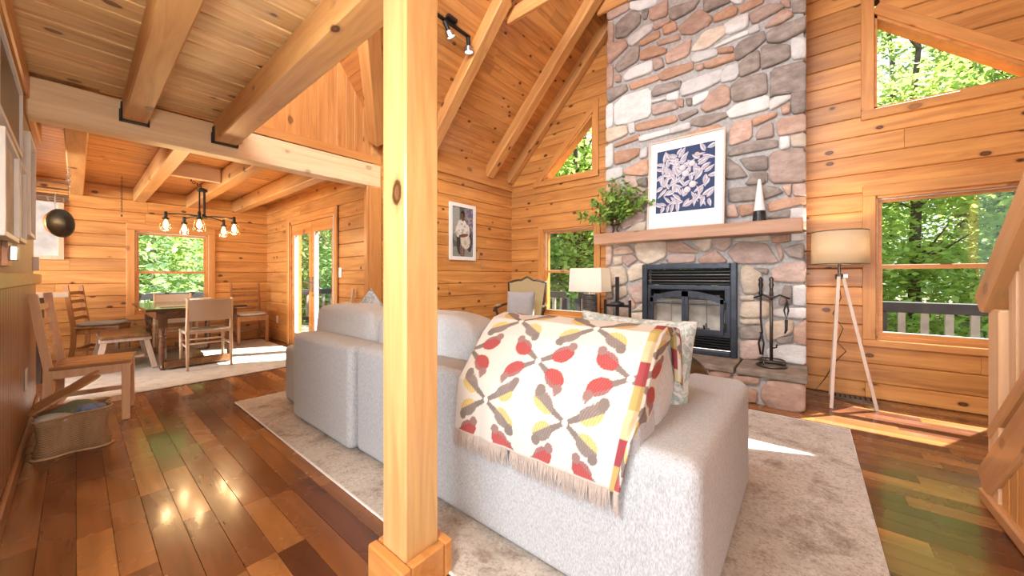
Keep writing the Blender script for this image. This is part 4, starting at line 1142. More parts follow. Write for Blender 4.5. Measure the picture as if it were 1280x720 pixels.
th = E('throw_blanket', 'cream throw with red and grey bird pattern and fringe over the sofa back', 'blanket', (-.8, 1.06, .35))
TX0, TX1, FLAP = -1.175, -.425, .13; nx, ny = 250, 240; v = []; f = []; cols = []
XT = TX1 - TX0 + FLAP
def tpos(xx, s):
    hem = .02 * noise.noise((xx * 3, .3, 1.)); y, z = pth(s)
    fold = .010 * noise.noise((xx * 6, s * 1.6, 2.2)) + .006 * math.sin(xx * 21 + s * 3)
    if z < .66: y -= .006 + abs(fold)
    else: z += .006 + fold * .4; y -= .003
    x = TX0 + xx - .02 * max(0, .66 - z) / .3 * (1 if xx < .3 else 0) - .06 * max(0, .66 - z) / .3 * max(0, (xx - .4) / .35)
    d = xx - (TX1 - TX0)
    if d > 0:
        q = max(0, min(1, (z - .58) / .06)); x = x - d + min(d, .03) * .6 + .012; y += d * .95 * q; z -= d * .25 * q
        if y > 1.5: y = 1.5 + (y - 1.5) * .3
    return Vector((x + .8, y - 1.06, z - .35))
for j in range(ny + 1):
    for i in range(nx + 1):
        xx, s = XT * i / nx, TOT * j / ny; v.append(tpos(xx, s))
        d = xx - (TX1 - TX0)
        if -.004 < d < .018: k = math.floor(s / .085); cols.append(((.44, .34, .13), (.30, .06, .07), (.52, .45, .28))[k % 3])
        elif s < .012: cols.append((.55, .48, .44))
        else: cols.append(birds(TX0 + xx, s))
for j in range(ny):
    for i in range(nx): a = j * (nx + 1) + i; f.append((a, a + 1, a + nx + 2, a + nx + 1))
WEAVE = vcol('throw_weave', .95, .4, 420.)
cl = mesh('cloth', v, f, WEAVE, th, True); at = cl.data.color_attributes.new('print', 'FLOAT_COLOR', 'POINT')
for i, c in enumerate(cols): at.data[i].color = c4(c)
so = cl.modifiers.new('solid', 'SOLIDIFY'); so.thickness = .005; so.offset = -1
m = MB(); r = random.Random(3)
for i in range(330):
    xx = XT * (i + r.random()) / 330
    if xx > TX1 - TX0 + .06: continue
    p = tpos(xx, 0); ln = r.uniform(.05, .075); dx = r.gauss(0, .006); w_ = .0016
    m.tube([p + Vector((0, -.001, .004)), p + Vector((dx * .4, -.004 + r.gauss(0, .002), -ln * .5)), p + Vector((dx, r.gauss(-.003, .002), -ln))], [.0022, .0018, .001], 4, False)
fo = m.build('fringe', fabric('fringe_yarn', (.50, .43, .39), .2), th); fo['kind'] = 'stuff'
# ---- sofa pillows
def damask(name, a, b_, s):
    m_, t, b = nt(name); vo = N(t, 'ShaderNodeTexVoronoi', Scale=s); no = N(t, 'ShaderNodeTexNoise', Scale=s * 1.3, Detail=4., Distortion=1.8); cc = coords(t)
    L(t, cc, no.inputs[0]); L(t, mixc(t, .25, cc, no.outputs[1]), vo.inputs['Vector'])
    f1 = ramp(t, [(.12, (1, 1, 1)), (.2, (0, 0, 0)), (.34, (0, 0, 0)), (.42, (1, 1, 1)), (.55, (.1, .1, .1))], vo.outputs['Distance']).outputs[0]
    f2 = ramp(t, [(.45, (0, 0, 0)), (.55, (1, 1, 1))], no.outputs[0]).outputs[0]
    L(t, mixc(t, mixc(t, .5, f1, f2), a, b_), b.inputs['Base Color']); b.inputs['Roughness'].default_value = .9; bump(t, b, no.outputs[0], .15, .003); return m_
DAM = damask('teal_damask', (.27, .36, .36), (.74, .76, .74), 17.); DAM2 = damask('blue_damask', (.22, .29, .35), (.66, .68, .70), 16.)
o = pillow('patterned_pillow', None, .54, .50, .17, DAM, Matrix.Translation((-.635, 1.62, .655)) @ Matrix.Rotation(R(2), 4, 'Y') @ Matrix.Rotation(R(-9), 4, 'X')); tag(o, 'grey-green and white patterned pillow beside the draped throw', 'pillow')
o = pillow('patterned_pillow', None, .5, .42, .15, DAM2, Matrix.Translation((-2.98, 1.66, .665)) @ Matrix.Rotation(R(35), 4, 'Y') @ Matrix.Rotation(R(-12), 4, 'X')); tag(o, 'blue-grey and white pillow peeking over the far end of the sofa', 'pillow')
o = pillow('dark_pillow', None, .46, .46, .15, fabric('charcoal_fabric', (.10, .105, .12), .4), Matrix.Translation((-2.42, 1.64, .67)) @ Matrix.Rotation(R(38), 4, 'Y') @ Matrix.Rotation(R(-10), 4, 'X')); tag(o, 'charcoal pillow standing behind the sofa back by the post', 'pillow')
# ---- ladder-back chairs
def ladder_chair(label, loc, rz, mat, seatmat, pad=None, group=None):
    t = E('ladder_back_chair', label, 'chair', loc, rz, group); w_, d_ = .42, .44
    for s in (-1, 1):
        x = s * (w_ / 2 - .02)
        MB().box(x - .02, x + .02, d_ / 2 - .045, d_ / 2, 0, .425).build('leg', mat, t, .004)
        m = MB(); pts = [(-.205, 0), (-.175, .22), (-.17, .44), (-.205, .7), (-.235, .96)]
        for (ya, za), (yb, zb) in zip(pts, pts[1:]): m.bar((x, ya, za), (x, yb, zb), .024, .042, up=(0, 1, 0))
        m.build('back_post', mat, t)
        MB().box(x - .01, x + .01, -.15, d_ / 2 - .045, .15, .185).build('side_stretcher', mat, t)
    for k in range(4):
        z = .55 + k * .105; y = -.185 - .055 * (z - .44) / .5
        MB().bar((-w_ / 2 + .03, y, z), (w_ / 2 - .03, y, z), .016, .042).build('back_slat', mat, t, .003)
    MB().box(-w_ / 2 + .04, w_ / 2 - .04, d_ / 2 - .035, d_ / 2 - .012, .365, .425).box(-w_ / 2 + .02, -w_ / 2 + .04, -.16, d_ / 2 - .045, .365, .425).box(w_ / 2 - .04, w_ / 2 - .02, -.16, d_ / 2 - .045, .365, .425).build('apron', mat, t)
    MB().box(-w_ / 2 + .02, w_ / 2 - .02, -.15, -.13, .16, .195).build('rear_stretcher', mat, t)
    MB().box(-w_ / 2, w_ / 2, -.165, d_ / 2 + .008, .425, .45).build('seat', seatmat, t, .006)
    if pad:
        puffy('seat_pad', t, (0, .03, .472), (.2, .2, .022), pad, .5, .3)
    return t
CHS = wood('chair_seat_wood', (.40, .19, .085), (.27, .115, .045), axis=1, knots=0, rnd=0, rough=.25)
ladder_chair('pale ladder-back chair with bare seat beside the wicker basket', (-4.225, .07, 0), R(-7.5), CHL, CHS)
PADF = fabric('pad_grey', (.30, .28, .25), .3)
ladder_chair('brown ladder-back chair with dark pad next to the bench', (-7.05, .20, .012), R(-18), CHW, CHW, PADF)
ladder_chair('brown ladder-back chair with pale pad in the corner by the glazed doors', (-7.05, 1.80, .012), R(-90), CHW, CHW, fabric('pad_pale', (.50, .47, .43), .2))
# ---- woven chairs
def woven_mat():
    m_, t, b = nt('paper_cord'); wv = N(t, 'ShaderNodeTexWave', Scale=60., Distortion=.6); L(t, coords(t, (1, 1, 1)), wv.inputs[0])
    w2 = N(t, 'ShaderNodeTexWave', Scale=60., Distortion=.6, bands_direction='Z'); L(t, coords(t), w2.inputs[0])
    k = mth(t, 'MULTIPLY', wv.outputs[1], w2.outputs[1])
    L(t, ramp(t, [(.0, (.50, .37, .25)), (.6, (.72, .57, .42))], k).outputs[0], b.inputs['Base Color']); b.inputs['Roughness'].default_value = .85; bump(t, b, k, .4, .005); return m_
CORD = woven_mat()
def woven_chair(label, loc, rz):
    t = E('woven_chair', label, 'chair', loc, rz); w_, d_ = .43, .43
    for s in (-1, 1):
        x = s * (w_ / 2 - .015)
        MB().tube([(x, d_ / 2 - .02, 0), (x, d_ / 2 - .02, .44)], [.013, .018], 10).build('leg', OAK, t, smooth=True)
        MB().tube([(x, -d_ / 2 + .01, 0), (x, -d_ / 2 + .03, .42), (x, -d_ / 2 - .01, .82)], [.013, .018, .014], 10).build('back_post', OAK, t, smooth=True)
        MB().tube([(x, -d_ / 2 + .02, .26), (x, d_ / 2 - .02, .28)], .010, 8).build('side_rung', OAK, t, smooth=True)
    MB().tube([(-w_ / 2 + .015, -d_ / 2 + .02, .30), (w_ / 2 - .015, -d_ / 2 + .02, .30)], .010, 8).build('rear_rung', OAK, t, smooth=True)
    MB().tube([(-w_ / 2 + .015, d_ / 2 - .02, .30), (w_ / 2 - .015, d_ / 2 - .02, .30)], .010, 8).build('front_rung', OAK, t, smooth=True)
    n = 10; v = []; f = []
    for sd in (0, 1):
        for j in range(n + 1):
            for i in range(n + 1):
                x, y = -1 + 2 * i / n, -1 + 2 * j / n; dip = .022 * (1 - max(abs(x), abs(y)))
                v.append((x * w_ / 2, y * (d_ / 2 - .005), .445 - dip - sd * .03))
    k = (n + 1) ** 2
    for j in range(n):
        for i in range(n): a = j * (n + 1) + i; f += [(a, a + 1, a + n + 2, a + n + 1), (k + a + n + 1, k + a + n + 2, k + a + 1, k + a)]
    for i in range(n):
        a, b = i, i + 1; f.append((b, a, k + a, k + b)); a, b = n * (n + 1) + i, n * (n + 1) + i + 1; f.append((a, b, k + b, k + a))
        a, b = i * (n + 1), (i + 1) * (n + 1); f.append((a, b, k + b, k + a)); a, b = i * (n + 1) + n, (i + 1) * (n + 1) + n; f.append((b, a, k + a, k + b))
    mesh('woven_seat', v, f, CORD, t)
    m = MB(); v = []; f = []; n = 10
    for i in range(n + 1):
        x = -1 + 2 * i / n; bow = -.02 * (1 - x * x)
        for z, yo in ((.56, -.0), (.805, -.025)):
            for dy in (-.012, .012): v.append((x * (w_ / 2 - .02), -d_ / 2 + .015 + yo + bow + dy, z))
    for i in range(n):
        a = i * 4; f += [(a, a + 4, a + 6, a + 2), (a + 1, a + 3, a + 7, a + 5), (a + 2, a + 6, a + 7, a + 3), (a, a + 1, a + 5, a + 4)]
    f += [(0, 2, 3, 1), (n * 4, n * 4 + 1, n * 4 + 3, n * 4 + 2)]
    m.add(v, f).build('woven_back', CORD, t); return t
woven_chair('pale woven cord chair at the near end of the dining table', (-5.62, 1.0, .012), R(90))
woven_chair('woven chair with brown back at the table end under the window', (-7.18, .93, .012), R(-90))
# ---- dining table
dt = E('dining_table', 'dark brown dining table with turned legs and glossy top', 'table', (-6.33, .94, .012))
TOPM = plain('glossy_table_top', (.10, .045, .022), .12, 0, .4, 5.); 
MB().box(-.77, .77, -.46, .46, .678, .71).build('table_top', TOPM, dt, .008, 2)
MB().box(-.68, .68, -.37, -.345, .585, .678).box(-.68, .68, .345, .37, .585, .678).box(-.68, -.655, -.345, .345, .585, .678).box(.655, .68, -.345, .345, .585, .678).build('apron', DARKW, dt)
for sx in (-1, 1):
    for sy in (-1, 1):
        MB().lathe([(.022, 0), (.03, .03), (.02, .06), (.032, .12), (.036, .25), (.026, .36), (.034, .38), (.024, .4), (.036, .46), (.038, .48)], 14, (sx * .62, sy * .31, 0)).box(sx * .62 - .038, sx * .62 + .038, sy * .31 - .038, sy * .31 + .038, .48, .6).build('leg', DARKW, dt)
MB().box(-.62, .62, -.05, .05, .10, .14).build('stretcher', SLAB, dt); MB().box(.56, .68, -.30, .30, .02, .09).build('foot_rail', SLAB, dt); MB().box(-.68, -.56, -.30, .30, .02, .09).build('foot_rail', SLAB, dt)
bw = MB().lathe([(.03, 0), (.05, .004), (.10, .03), (.14, .068), (.136, .068), (.095, .034), (.0, .012)], 28, cap=False).build('bowl', plain('white_ceramic', (.70, .68, .65), .25, 0, .05), None, smooth=True); bw.location = (-6.35, 1.05, .723); tag(bw, 'pale ceramic bowl on the dining table', 'bowl')
pm = MB().box(-.15, .15, -.2, .2, 0, .004).build('place_mat', plain('woven_mat', (.42, .37, .33), .9, 0, .35, 40.), None); pm.location = (-5.95, .82, .7235); tag(pm, 'thin pale mat on the dining table near the bowl', 'place mat')
# ---- bench
bn = E('bench', 'low wooden bench with brown slab seat and splayed white legs', 'bench', (-6.36, .36, .017))
MB().box(-.42, .42, -.195, .195, .365, .40).build('slab_seat', SLAB, bn, .01)
for sx in (-1, 1):
    MB().box(sx * .37 - .03, sx * .37 + .03, -.205, .205, .33, .366).build('cross_rail', ASH, bn, .004)
    for sy in (-1, 1): MB().bar((sx * .41, sy * .23, 0), (sx * .36, sy * .165, .335), .045, .05, up=(1, 0, 0)).build('leg', ASH, bn)
MB().box(-.36, .36, -.15, .15, .13, .155).build('lower_shelf', OAK, bn)
# ---- chandelier
ch = E('chandelier', 'black chandelier with five glowing glass jar shades over the table', 'chandelier', (-5.6, .96, 1.60))
for dx, dy in ((.02, .02), (-.02, .02), (0, -.025)): MB().tube([(dx, dy, .19), (dx, dy, .51)], .008, 8).build('rod', BLACK, ch)
MB().lathe([(.05, .50), (.05, .525), (.02, .54)], 16).build('top_plate', BLACK, ch); MB().lathe([(.045, .18), (.05, .2), (.035, .225)], 16).build('hub', BLACK, ch)
m = MB()
pts = [Vector((0, 0, .54)), Vector((-.02, -.03, .58)), Vector((0, -.09, .60)), Vector((0, -.13, .66)), Vector((0, -.13, .72))]
for a, b in zip(pts, pts[1:]):
    n_ = max(2, int((b - a).length / .03))
    for q in range(n_): m.torus(a + (b - a) * (q + .5) / n_, .014, .004, 10, 5, 'x' if q % 2 else 'y')
m.build('chain', BLACK, ch)
MB().lathe([(.06, .715), (.055, .735), (.03, .742)], 18, (0, -.13, 0)).build('canopy', BLACK, ch)
for k in range(5):
    a = k * 2 * math.pi / 5 - .25; ca, sa = math.cos(a), math.sin(a); Rr = .32
    MB().tube([(0, 0, .2), (.12 * ca, .12 * sa, .205), (.24 * ca, .24 * sa, .2), (Rr * ca, Rr * sa, .19)], .0085, 8).build('arm', BLACK, ch, smooth=True)
    c = (Rr * ca, Rr * sa, 0)
    MB().lathe([(.012, .215), (.016, .2), (.016, .15), (.03, .145), (.03, .125)], 14, c).build('socket', BLACK, ch)
    jr = MB().lathe([(.03, .14), (.034, .12), (.05, .09), (.056, .03), (.054, .0)], 20, c, False).build('glass_shade', JAR, ch, smooth=True)
    MB().lathe([(.006, .12), (.018, .09), (.024, .06), (.016, .035), (.003, .03)], 14, c).build('bulb', BULB, ch, smooth=True)
    lamp('chandelier_bulb_light', 'POINT', (-5.6 + c[0], .96 + c[1], 1.60 + .0), 5.0, (1, .66, .34), .03)
# ---- armchair by the window
ac = E('french_armchair', 'high-backed carved armchair with tan back panel in the corner', 'armchair', (-3.0, 3.84, 0), R(24))
BF = wood('armchair_frame', (.05, .03, .018), (.025, .014, .009), axis=2, knots=0, rnd=0, rough=.3)
def backline(w0, w1, zb, zt, crest):
    L_ = [(-w0 / 2, zb)] + [(-w0 / 2 + (w0 - w1) / 2 * t, zb + (zt - zb) * t) for t in (.33, .66, 1.)]
    top = []
    for k in range(13): u = -1 + 2 * k / 12; top.append((u * w1 / 2, zt + crest * (math.cos(u * math.pi) * .5 + .5) + .02 * math.cos(u * math.pi * 3) * (1 - abs(u)) ))
    return L_ + top[1:] + [(-x, z) for x, z in L_[:-1][::-1]]
def lean(z): return .26 + .10 * max(0, z - .45) / .6
bl = backline(.44, .56, .46, 1.0, .055)
MB().tube([(x, lean(z), z) for x, z in bl], .018, 8).build('back_frame', BF, ac, smooth=True)
n = len(bl); v = [(x * .96, lean(z) - .012, .46 + (z - .46) * .985) for x, z in bl] + [(x * .96, lean(z) + .02, .46 + (z - .46) * .985) for x, z in bl]
mesh('back_panel', v, [tuple(range(n)), tuple(range(n, 2 * n))[::-1]] + [(i, n + i, n + (i + 1) % n, (i + 1) % n) for i in range(n)], TANF, ac)
puffy('seat', ac, (0, -.02, .43), (.30, .29, .055), TANF, .5, .35)
MB().box(-.3, .3, -.3, .27, .33, .39).build('seat_rail', BF, ac, .01)
for s in (-1, 1):
    MB().tube([(s * .26, -.27, 0), (s * .28, -.29, .2), (s * .285, -.28, .36)], [.016, .022, .03], 8).build('leg', BF, ac, smooth=True)
    MB().tube([(s * .22, .30, 0), (s * .22, .27, .36), (s * .22, .26, .47)], [.016, .022, .02], 8).build('leg', BF, ac, smooth=True)
    ar = MB().tube([(s * .27, lean(.7), .70), (s * .31, .1, .68), (s * .33, -.12, .66), (s * .33, -.18, .63)], [.016, .018, .022, .018], 8).tube([(s * .32, -.14, .65), (s * .30, -.06, .52), (s * .29, -.1, .38)], [.018, .016, .02], 8).build('arm', BF, ac, smooth=True)
    puffy('arm_pad', ar, (s * .32, -.04, .69), (.03, .09, .018), TANF, .6, .5, 14, 8)
o = pillow('grey_pillow', None, .40, .40, .12, GREYF, Matrix.Translation((-3.03, 3.86, .685)) @ Matrix.Rotation(R(24), 4, 'Z') @ Matrix.Rotation(R(-12), 4, 'X')); tag(o, 'plain grey pillow resting in the corner armchair', 'pillow')
# ---- end table and lamp
et = E('end_table', 'small dark wooden end table under the window lamp', 'side table', (-2.17, 3.84, 0))
MB().box(-.285, .285, -.19, .19, .525, .56).build('table_top', SLAB, et, .01, 2)
MB().box(-.25, .25, -.16, .16, .43, .526).build('drawer_box', DARKW, et)
MB().box(-.23, .23, -.172, -.16, .445, .515).build('drawer_front', SLAB, et, .003); MB().lathe([(.006, 0), (.012, .012), (.009, .02)], 10).tf(Matrix.Translation((0, -.172, .48)) @ Matrix.Rotation(R(90), 4, 'X')).build('knob', PEWTER, et)
for sx in (-1, 1):
    for sy in (-1, 1): MB().tube([(sx * .24, sy * .14, 0), (sx * .23, sy * .135, .43)], [.016, .024], 8).build('leg', DARKW, et)
tl = E('table_lamp', 'table lamp with white rectangular shade and ribbed dark base', 'lamp', (-1.99, 3.86, .561))
prof = [(.075, 0)]
for k in range(13): z = .012 + k * .024; prof += [(.086, z), (.090, z + .008), (.086, z + .016), (.079, z + .02)]
prof += [(.05, .335), (.012, .34), (.012, .37)]
MB().lathe(prof, 26).build('base', plain('ribbed_ceramic', (.085, .078, .072), .5, 0, .5, 30.), tl, smooth=True)
SHADE = nt('lamp_shade_white'); sm, stt, sbs = SHADE; sbs.inputs['Base Color'].default_value = (.82, .80, .77, 1); nn_ = N(stt, 'ShaderNodeTexNoise', Scale=300.); L(stt, coords(stt), nn_.inputs[0]); bump(stt, sbs, nn_.outputs[0], .2, .002)
tr = N(stt, 'ShaderNodeBsdfTranslucent'); tr.inputs[0].default_value = (.85, .8, .72, 1); mx = N(stt, 'ShaderNodeMixShader'); mx.inputs[0].default_value = .4; L(stt, sbs.outputs[0], mx.inputs[1]); L(stt, tr.outputs[0], mx.inputs[2]); L(stt, mx.outputs[0], stt.nodes['Material Output'].inputs[0])
m = MB(); a0, b0, a1, b1 = .21, .13, .20, .12; v = []
for (aa, bb, z) in ((a0, b0, .345), (a1, b1, .62)):
    v += [(-aa, -bb, z), (aa, -bb, z), (aa, bb, z), (-aa, bb, z)]
m.add(v, [(0, 1, 5, 4), (1, 2, 6, 5), (2, 3, 7, 6), (3, 0, 4, 7)]); so_ = m.build('shade', sm, tl); mo = so_.modifiers.new('s', 'SOLIDIFY'); mo.thickness = .004
MB().lathe([(.02, .39), (.03, .43), (.02, .47)], 12).build('bulb', emit('soft_bulb', (1, .82, .6), 4), tl); MB().tube([(-.2, 0, .6), (.2, 0, .6)], .003, 6).tube([(0, 0, .36), (0, 0, .6)], .004, 6).build('harp', PEWTER, tl)
lamp('table_lamp_light', 'POINT', (-1.99, 3.86, 1.05), 5, (1, .84, .62), .03)
# ---- tripod floor lamp
tp = E('tripod_floor_lamp', 'floor lamp with cream drum shade on pale wooden tripod legs', 'lamp', (.205, 4.12, 0))
top = Vector((0, 0, 1.09))
for fx, fy in ((.147, 3.953), (.429, 4.10), (.155, 4.36)):
    ft_ = Vector((fx - .205, fy - 4.12, 0)); tp_ = Vector((ft_.x * .10, ft_.y * .10, 1.08)); MB().bar(ft_, tp_, .034, .022, up=(1, 0, 0)).build('leg', ASH, tp)
MB().lathe([(.028, 1.06), (.028, 1.10), (.01, 1.11), (.01, 1.22)], 14).build('hub', PEWTER, tp)
MB().box(.012, .05, -.012, .012, 1.075, 1.10).build('switch', STEEL, tp)
sm2, st2, sb2 = nt('cream_linen_shade'); n2_ = N(st2, 'ShaderNodeTexNoise', Scale=90.); L(st2, coords(st2, (1, 1, 6)), n2_.inputs[0]); L(st2, ramp(st2, [(.3, (.62, .50, .34)), (.7, (.74, .63, .46))], n2_.outputs[0]).outputs[0], sb2.inputs['Base Color']); sb2.inputs['Roughness'].default_value = .9
tr = N(st2, 'ShaderNodeBsdfTranslucent'); tr.inputs[0].default_value = (.8, .68, .5, 1); mx = N(st2, 'ShaderNodeMixShader'); mx.inputs[0].default_value = .4; L(st2, sb2.outputs[0], mx.inputs[1]); L(st2, tr.outputs[0], mx.inputs[2]); L(st2, mx.outputs[0], st2.nodes['Material Output'].inputs[0])
sh = MB().lathe([(.188, 1.185), (.182, 1.465)], 40, cap=False).build('shade', sm2, tp, smooth=True); mo = sh.modifiers.new('s', 'SOLIDIFY'); mo.thickness = .004
MB().torus((0, 0, 1.187), .187, .004, 40, 6).torus((0, 0, 1.463), .181, .004, 40, 6).tube([(-.185, 0, 1.2), (.185, 0, 1.2)], .003, 6).tube([(0, -.185, 1.2), (0, .185, 1.2)], .003, 6).build('shade_ring', BRONZE, tp, smooth=True)
MB().lathe([(.02, 1.22), (.032, 1.27), (.02, 1.32)], 12).build('bulb', emit('warm_bulb', (1, .8, .55), 4), tp)
lamp('floor_lamp_light', 'POINT', (.205, 4.12, 1.34), 14.0, (1, .84, .62), .03)
cd_ = MB().tube([(.19, 4.14, 1.1), (.22, 4.2, .9), (.17, 4.3, .75), (.24, 4.33, .62), (.2, 4.3, .5), (.26, 4.34, .42), (.18, 4.36, .3), (.12, 4.36, .15), (.05, 4.38, .02), (.2, 4.3, .008), (.33, 4.2, .006), (.42, 4.12, .006)], .004, 6).build('lamp_cord', BRONZE, None, smooth=True); tag(cd_, 'thin curling lamp cord between the tripod legs and the wall', 'cord')
vt = E('floor_vent', 'dark slotted floor register beneath the tripod lamp', 'floor vent', (.31, 4.40, .001))
MB().box(-.15, .15, -.06, .06, 0, .002).build('dark_slot', DARK, vt)
for k in range(9): MB().box(-.145 + k * .033, -.125 + k * .033, -.055, .055, .002, .007).build('slat', PEWTER, vt)
MB().box(-.16, .16, -.07, -.058, 0, .008).box(-.16, .16, .058, .07, 0, .008).box(-.16, -.148, -.058, .058, 0, .008).box(.148, .16, -.058, .058, 0, .008).build('rim', PEWTER, vt)
# ---- blanket ladder behind the sofa
bl_ = E('leaning_stool', 'pale two-legged wooden rack against planks behind the sofa', 'rack', (-4.10, 2.08, 0))
for x in (-.15, .15): MB().bar((x * 1.1, -.07, 0), (x, .06, .93), .03, .022, up=(1, 0, 0)).build('upright', OAK, bl_)
for z in (.25, .5, .75): y = -.07 + .13 * z / .93; MB().tube([(-.16, y, z), (.16, y, z)], .011, 8).build('rung', OAK, bl_)
# ---- track light on the sloping ceiling
tk = E('track_light', 'black ceiling track with small spot heads under the sloping boards', 'track light', (-2.80, 2.40, zdeck(-2.80) - .05))
MB().box(-.018, .018, -.42, .28, -.002, .018).build('track', BLACK, tk, .003)
MB().box(-.06, .06, -.06, .06, .018, .05).build('canopy', BLACK, tk, .003)
for y_, rx, rzz in ((-.36, 10, 20), (-.06, 28, -20), (.26, 4, 0)):
    M = Matrix.Translation((0, y_, -.01)) @ Matrix.Rotation(R(rzz), 4, 'Z') @ Matrix.Rotation(R(rx), 4, 'X')
    hd = MB().lathe([(.022, 0), (.022, -.085), (.043, -.095), (.045, -.15), (.041, -.15), (.038, -.11)], 18, cap=False).lathe([(.022, 0), (.0, .002)], 18, cap=False).tf(M).build('spot_head', BLACK, tk, smooth=False)
    MB().lathe([(.0, -.139), (.04, -.14)], 18, cap=False).tf(M).build('lens', SPOTG, hd)
    MB().lathe([(.0455, -.10), (.0465, -.152), (.041, -.152)], 18, cap=False).tf(M).build('chrome_ring', STEEL, hd)
    p = M @ Vector((0, 0, -.16)); q = M @ Vector((0, 0, -1)); b0_ = Vector((-2.80, 2.40, zdeck(-2.80) - .05))
    lamp('track_spot_light', 'SPOT', b0_ + p, 25, (1, .9, .75), .03, to=b0_ + q, spot_size=R(95), spot_blend=.6)
# ---- staircase
ss = E('staircase', 'pine staircase with sloping handrail and board balustrade by the window', 'staircase', (.66, 2.77, 0))
k = .95; STP = wood('stair_pine_pale', (.70, .45, .26), (.58, .34, .18), knots=.6, rnd=.1, rough=.35); STW = wood('stair_pine', (.56, .29, .12), (.44, .20, .075), knots=.5, rnd=.1, rough=.3)
def P(y, z): return Vector((0, y - 2.77, z))
def sl_(name, y0, z0, y1, w_, h_, mat, xo=0):
    a = P(y0, z0) + Vector((xo, 0, 0)); b = P(y1, z0 + (y0 - y1) * k) + Vector((xo, 0, 0)); return beam(name, ss, a, b, w_, h_, mat, up=(0, k, 1), bevel=.008)
beam('newel_post', ss, (.045, -.075, 0), (.045, -.075, .93), .13, .09, STP, up=(1, 0, 0))
sl_('handrail', 2.775, .945, .3, .12, .11, STW, .03)
sl_('shoe_rail', 2.75, .33, .25, .07, .055, STW, .03)
sl_('stringer', 2.80, .075, .25, .045, .15, STW, .01)
beam('floor_trim', ss, (.0, .03, .03), (.0, -2.5, .03), .04, .06, STW)
y = 2.605
while y > .5:
    z0, z1 = .36 + (2.75 - y) * k, .95 + (2.82 - y) * k
    beam('baluster', ss, P(y - .04, z0 - .05) + Vector((.03, 0, 0)), P(y - .04, z1) + Vector((.03, 0, 0)), .075, .022, STP, up=(1, 0, 0), bevel=.003); y -= .098
y = 2.62
while y > .6:
    zt = (2.80 - y) * k - .03
    if zt > .03:
        w_ = .075; y_ = y - 2.77
        plank(ss, (.02, 0, 0), Vector((0, 0, 1)), Vector((0, 1, 0)), Vector((-1, 0, 0)), [(.05, y_ - w_), (zt + w_ * k, y_ - w_), (max(zt, .06), y_), (.05, y_)], .015, .004, VPINE, 'panel_board')
    y -= .08
for i in range(12):
    y0 = 2.72 - i * .205; z = .19 * (i + 1)
    if z < 2.3:
        MB().box(.045, .95, y0 - .24 - 2.77, y0 - 2.77, z - .03, z).build('tread', STW, ss, .006); MB().box(.045, .95, y0 - .02 - 2.77, y0 - 2.77, z - .19, z - .03).build('riser', STW, ss)
sl_('wall_stringer', 2.80, .075, .25, .04, .15, STW, .97)
# ================================================================== NEAR WALL, KITCHEN, BASKET
WOVEN = nt('woven_metal'); wm, wt, wb = WOVEN
br = N(wt, 'ShaderNodeTexBrick', Scale=28.); L(wt, coords(wt, (1, 1, 1)), br.inputs[0]); br.inputs['Color1'].default_value = (.5, .48, .45, 1); br.inputs['Color2'].default_value = (.36, .34, .31, 1); br.inputs['Mortar'].default_value = (.12, .1, .08, 1)
L(wt, br.outputs[0], wb.inputs['Base Color']); wb.inputs['Roughness'].default_value = .35; wb.inputs['Metallic'].default_value = .5
def wall_frame(label, x0, x1, z0, z1, depth, face, name='framed_picture'):
    t = E(name, label, 'wall art', ((x0 + x1) / 2, LY - .015, z0)); w2 = (x1 - x0) / 2; h_ = z1 - z0; b = .022
    MB().box(-w2, -w2 + b, 0, depth, 0, h_).box(w2 - b, w2, 0, depth, 0, h_).box(-w2 + b, w2 - b, 0, depth, 0, b).box(-w2 + b, w2 - b, 0, depth, h_ - b, h_).build('frame', WHITEP, t, .002)
    MB().box(-w2 + b, w2 - b, 0, depth * .6, b, h_ - b).build('panel', face, t)
    return t
PAPER = plain('art_paper', (.66, .62, .55), .8, 0, .25, 5.)
wall_frame('deep white frame hung last on the near wall toward the dining room', -4.2, -3.72, 1.34, 1.98, .045, PAPER)
wall_frame('short white framed canvas below the woven metal panel', -3.56, -3.2, 1.27, 1.70, .04, PAPER)
wall_frame('white framed canvas beside the light switch on the near wall', -3.12, -2.55, 1.25, 1.70, .04, PAPER)
t = wall_frame('woven metal wall hanging with white edge above the canvases', -3.5, -2.5, 1.76, 2.14, .03, wm, 'wall_hanging')
sw = E('switch_box', 'small metal switch box on a wood block below the canvases', 'switch', (-3.0, LY - .015, 1.16))
MB().box(-.09, .09, 0, .02, -.03, .10).build('wood_block', TRIM, sw, .003); MB().box(-.04, .04, .02, .045, .0, .07).build('cover', STEEL, sw, .003)
# ---- kitchen peninsula
kc = E('kitchen_cabinet', 'dark kitchen base cabinet under the pale worktop end', 'cabinet', (-6.35, -.85, 0))
MB().box(-.32, .32, -.75, .62, .0, .865).build('body', plain('cabinet_dark', (.07, .045, .03), .5, 0, .3), kc)
MB().box(.32, .338, -.70, -.05, .12, .83).build('door', TRIM, kc, .004); MB().box(.32, .338, -.02, .58, .12, .83).build('door', TRIM, kc, .004)
wtop = MB().box(-.36, .36, -.78, .80, .866, .905).build('worktop', plain('pale_counter', (.62, .52, .42), .4, 0, .1), None, .006); wtop.location = (-6.35, -.85, 0); tag(wtop, 'pale countertop end projecting beside the ladder-back chairs', 'worktop')
